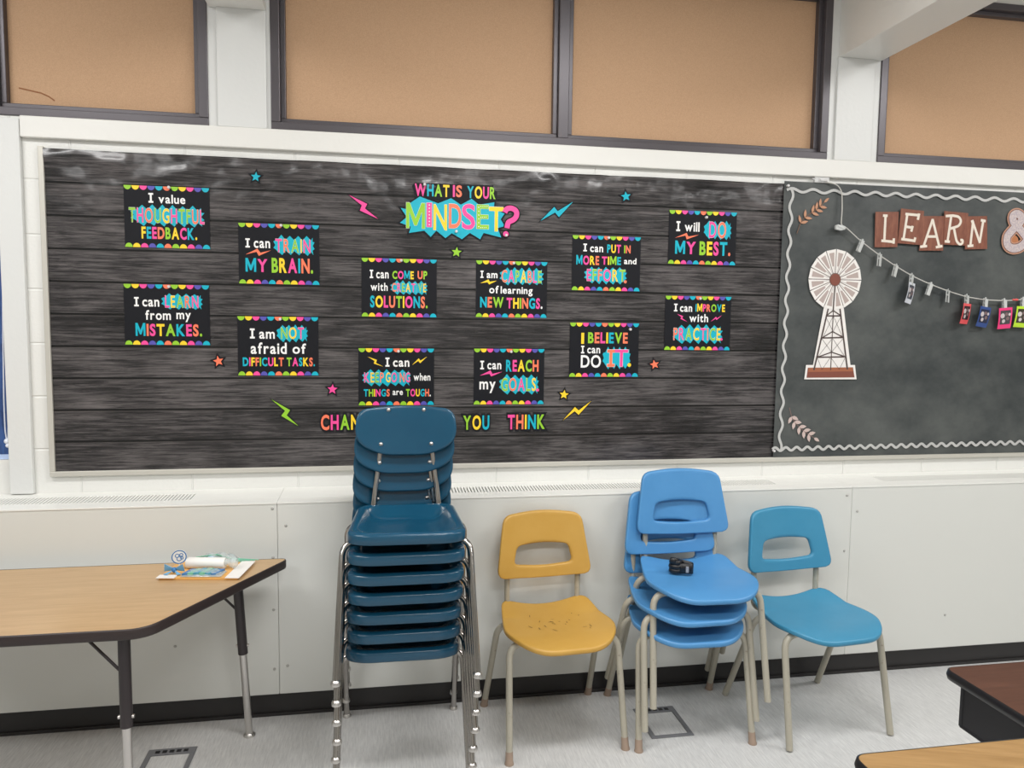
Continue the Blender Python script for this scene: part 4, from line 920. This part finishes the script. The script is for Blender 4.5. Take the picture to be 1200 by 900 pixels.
def table_leg(xt, yt, xf, yf, zsplit, bx, by):
    a = Vector((xt-ox, yt-oy, TZ-0.028)); f = Vector((xf-ox, yf-oy, 0.0)); t = (f-a)/(-a.z); pt = lambda z: a+(f-a)*((a.z-z)/a.z)
    b = MB(); b.tube([pt(TZ-0.030), pt(zsplit)], 0.017, 16); lg = b.build('leg', M['dark_enamel'], tb)
    b = MB(); b.tube([pt(zsplit+0.02), pt(0.012)], [0.0135, 0.0128], 16); b.build('leg_insert', M['steel'], lg)
    b = MB(); b.lathe([(0.021, 0.0), (0.021, 0.005), (0.012, 0.012), (0.009, 0.02)], 16, 0, f); b.build('glide', M['steel'], lg)
    b = MB(); p = pt(TZ-0.165); q = Vector((p.x+bx*1.45, p.y+by, TZ-0.030)); b.tube([p, q], 0.0045, 8); b.build('brace', M['dark_enamel'], lg)
    b = MB(); b.lathe([(0.006, -0.022), (0.006, 0.022)], 8, 0, pt(zsplit+0.03), 'x'); b.build('adjust_screw', M['steel'], lg)
    b = MB(); b.box(a.x-0.045, a.x+0.045, a.y-0.045, a.y+0.045, TZ-0.034, TZ-0.0285); b.build('mounting_plate', M['dark_enamel'], lg)
table_leg(-0.50, -0.375, -0.474, -0.335, 0.318, -0.085, 0.0)
table_leg(-0.735, -0.80, -0.728, -0.82, 0.318, -0.085, 0.01)
table_leg(-1.525, -0.375, -1.55, -0.335, 0.318, 0.085, 0.0)
table_leg(-1.27, -0.80, -1.277, -0.82, 0.318, 0.085, 0.01)

# bits lying on the table
Z = TZ+0.001
M['kraft'] = mat('kraft_orange', rgb(226, 172, 98), 0.55); M['paper'] = mat('white_paper', rgb(236, 233, 228), 0.5)
M['film'] = mat('clear_film', rgb(214, 226, 228), 0.15, alpha=0.4)
M['blue_ink'] = mat('blue_ink', rgb(58, 120, 178), 0.4); M['green_ink'] = mat('green_ink', rgb(116, 186, 158), 0.4); M['teal_ink'] = mat('teal_ink', rgb(72, 152, 178), 0.4)
en = empty('padded_envelope', (-0.597, -0.400, Z), math.radians(-8)); tag(en, 'orange kraft envelope with white edges lying on the oak table', 'envelope')
b = MB(); b.prism([(-0.125, -0.085), (0.135, -0.085), (0.135, 0.085), (-0.125, 0.085)], 0, 0.007, 0); b.build('sleeve', M['kraft'], en, bevel=0.003)
for q_ in ((0.095, 0.142, -0.09, 0.087), (-0.13, -0.07, -0.092, -0.06)):
    b = MB(); b.box(*q_, 0.0072, 0.0088); b.build('paper_strip', M['paper'], en)
pk = empty('gift_packet', (-0.592, -0.452, Z+0.0095), math.radians(-8)); tag(pk, 'flat clear packet with blue and green print on the orange envelope', 'packet')
def pillow(w, d, h, nx=14, ny=8):
    g = MB(); vs = []; 
    for s in (1, -1):
        for j in range(ny+1):
            for i in range(nx+1):
                u, v = i/nx*2-1, j/ny*2-1; hh = h*max(0, (1-u**4)*(1-v**4))*(1+0.25*math.sin(i*2.1+j*1.7)) if s > 0 else 0
                vs.append((u*w/2, v*d/2, hh))
    k = (nx+1)*(ny+1); fs = [(j*(nx+1)+i, j*(nx+1)+i+1, (j+1)*(nx+1)+i+1, (j+1)*(nx+1)+i) for j in range(ny) for i in range(nx)]
    g.add(vs, fs+[tuple(q+k for q in f)[::-1] for f in fs], 0, True); return g
pillow(0.135, 0.062, 0.013).build('film', M['film'], pk)
for i, (x, w, mm) in enumerate(((-0.048, 0.018, 'blue_ink'), (-0.029, 0.018, 'green_ink'), (-0.010, 0.017, 'teal_ink'), (0.009, 0.018, 'green_ink'), (0.028, 0.017, 'teal_ink'), (0.047, 0.016, 'blue_ink'))):
    b = MB(); b.add([(x+sx_*w/2+0.25*yy_, yy_, zz_) for zz_ in (0.003, 0.0125-0.0014*abs(i-2.5)) for yy_ in (-0.026, 0.026) for sx_ in (-1, 1)], [(0, 2, 3, 1), (4, 5, 7, 6), (0, 1, 5, 4), (1, 3, 7, 5), (3, 2, 6, 7), (2, 0, 4, 6)]); b.build('printed_stripe', M[mm], pk)
rl = empty('paper_roll', (-0.597, -0.392, Z+0.0085), math.radians(-10)); tag(rl, 'white rolled paper lying across the orange envelope', 'paper roll')
b = MB(); pr = [(0.017, -0.066), (0.019, -0.064), (0.019, 0.064), (0.017, 0.066)]; b.lathe(pr, 20, 0, (0, 0, 0.019), 'x'); b.build('roll', M['paper'], rl)
b = MB(); b.lathe([(0.016, 0.062), (0.008, 0.074), (0.017, 0.088), (0.021, 0.098), (0.014, 0.106)], 12, 0, (0, 0, 0.0215), 'x'); b.build('twisted_end', M['film'], rl)
tg = empty('round_tag', (-0.684, -0.395, Z+0.008), math.radians(12)); tag(tg, 'round white tag with blue drawing standing beside the paper roll', 'tag')
b = MB(); b.lathe([(0.025, 0.0), (0.025, 0.002)], 24, 0, (0, 0, 0.045), 'y'); b.build('disc', M['paper'], tg)
b = MB()
ring = lambda r, cx=0, cz=0.045: [(cx+r*math.cos(t*6.2832/18), cz+r*math.sin(t*6.2832/18)) for t in range(19)]
b.ribbon(ring(0.0225), 0.0035, -0.0006)
for cx, cz, r in ((-0.006, 0.05, 0.006), (0.007, 0.052, 0.005), (0.0, 0.039, 0.007), (0.009, 0.041, 0.004)): b.ribbon(ring(r, cx, cz), 0.0025, -0.0008)
b.build('drawing', M['blue_ink'], tg)
b = MB(); b.tube([(0, 0.001, 0.0), (0, 0.001, 0.022)], 0.002, 8); b.build('stick', M['paper'], tg)
bw = empty('blue_bow', (-0.690, -0.436, Z+0.0095), math.radians(-8)); tag(bw, 'small blue ribbon bow at the left end of the envelope', 'bow')
b = MB()
for s in (-1, 1):
    b.add([(0, 0, 0.016), (s*0.03, -0.006, 0.034), (s*0.034, 0.002, 0.006), (0, 0.004, 0.01)], [(0, 1, 2, 3)]); b.add([(0, 0, 0.012), (s*0.03, -0.016, 0.001), (s*0.016, -0.02, 0.001)], [(0, 1, 2)])
o = b.build('loop', mat('bow_blue', rgb(112, 168, 206), 0.3), bw); s_ = o.modifiers.new('thickness', 'SOLIDIFY'); s_.thickness = 0.002
b = MB(); b.lathe([(0.003, 0.0), (0.008, 0.006), (0.008, 0.012), (0.003, 0.018)], 10, 0, (0, 0, 0.003)); b.build('knot', M['blue_ink'], bw)
bg = empty('clear_bag', (-0.575, -0.318, Z), math.radians(-1)); tag(bg, 'crumpled clear bag with green ties behind the paper roll', 'bag')
pillow(0.16, 0.045, 0.034, 12, 6).build('film', M['film'], bg)
for k in range(5):
    b = MB(); b.tube([(-0.07+0.01*k, -0.012+0.005*k, 0.03-0.003*k), (0.0, -0.008+0.004*k, 0.036-0.004*k), (0.09+0.012*k, -0.016+0.006*k, 0.006)], 0.0016, 6); b.build('tie', M['green_ink'], bg)
b = MB(); b.lathe([(0.001, 0.0), (0.016, 0.004), (0.018, 0.016), (0.010, 0.024), (0.001, 0.026)], 12, 0, (-0.02, -0.008, 0.006)); b.build('filling', mat('bag_filling', rgb(176, 200, 214), 0.3), bg)

# ------------------------------------------------------------------ desks at the right
def desk(name, x0, x1, y0, y1, z, top, label, box=True):
    root = empty(name, ((x0+x1)/2, (y0+y1)/2, 0)); ox, oy = root.location.x, root.location.y; a, b_, c, d = x0-ox, x1-ox, y0-oy, y1-oy
    pol = rpoly([(a, d, 0.03), (b_, d, 0.03), (b_, c, 0.03), (a, c, 0.03)], 8)
    q = MB(); q.prism(offset_poly(pol, -0.003), z-0.024, z, 0); q.build('desktop', top, root, bevel=0.001)
    q = MB(); n = len(pol); prof = [(offset_poly(pol, -0.004), z-0.026), (offset_poly(pol, 0.0005), z-0.024), (offset_poly(pol, 0.0035), z-0.013), (offset_poly(pol, 0.0005), z-0.001), (offset_poly(pol, -0.0035), z+0.0006)]
    vs = [(x, yv, zz_) for pl, zz_ in prof for x, yv in pl]; q.add(vs, [(i*n+k, i*n+(k+1) % n, (i+1)*n+(k+1) % n, (i+1)*n+k) for i in range(4) for k in range(n)], 0, True)
    q.build('edge_band', M['black_plastic'], root)
    if box:
        q = MB(); e = 0.032; zb = z-0.15; w = 0.003
        q.box(a+e, b_-e, c+0.03, d-e, zb, zb+w); q.box(a+e, a+e+w, c+0.03, d-e, zb, z-0.0255); q.box(b_-e-w, b_-e, c+0.03, d-e, zb, z-0.0255); q.box(a+e, b_-e, d-e-w, d-e, zb, z-0.0255)
        q.tube([(a+e+0.002, d-e-0.002, zb+0.004), (a+e+0.002, d-e-0.002, z-0.026)], 0.006, 10); q.tube([(a+e+0.002, c+0.03, zb+0.003), (a+e+0.002, d-e-0.002, zb+0.003)], 0.005, 8)
        q.build('book_box', M['black_metal'], root, bevel=0.001)
    for sx, ax in ((a+0.16, -0.03), (b_-0.16, 0.03)):
        for sy, ay in ((c+0.08, -0.02), (d-0.12, 0.02)):
            zt = z-0.15 if box else z-0.026
            q = MB(); q.tube([(sx, sy, zt), (sx+ax, sy+ay, 0.012)], 0.013, 14); lg = q.build('leg', M['black_metal'] if box else M['dark_enamel'], root)
            q = MB(); q.lathe([(0.018, 0.0), (0.018, 0.005), (0.01, 0.014)], 14, 0, (sx+ax, sy+ay, 0)); q.build('glide', M['steel'], lg)
    return tag(root, label, 'desk')
desk('student_desk', 1.474, 2.09, -1.82, -1.354, 0.60, M['walnut'], 'dark walnut topped student desk with black book box at the right')
desk('worktable', 0.846, 1.98, -2.48, -1.868, 0.72, M['oak_dark'], 'honey oak table top with black edge in the right foreground', box=False)
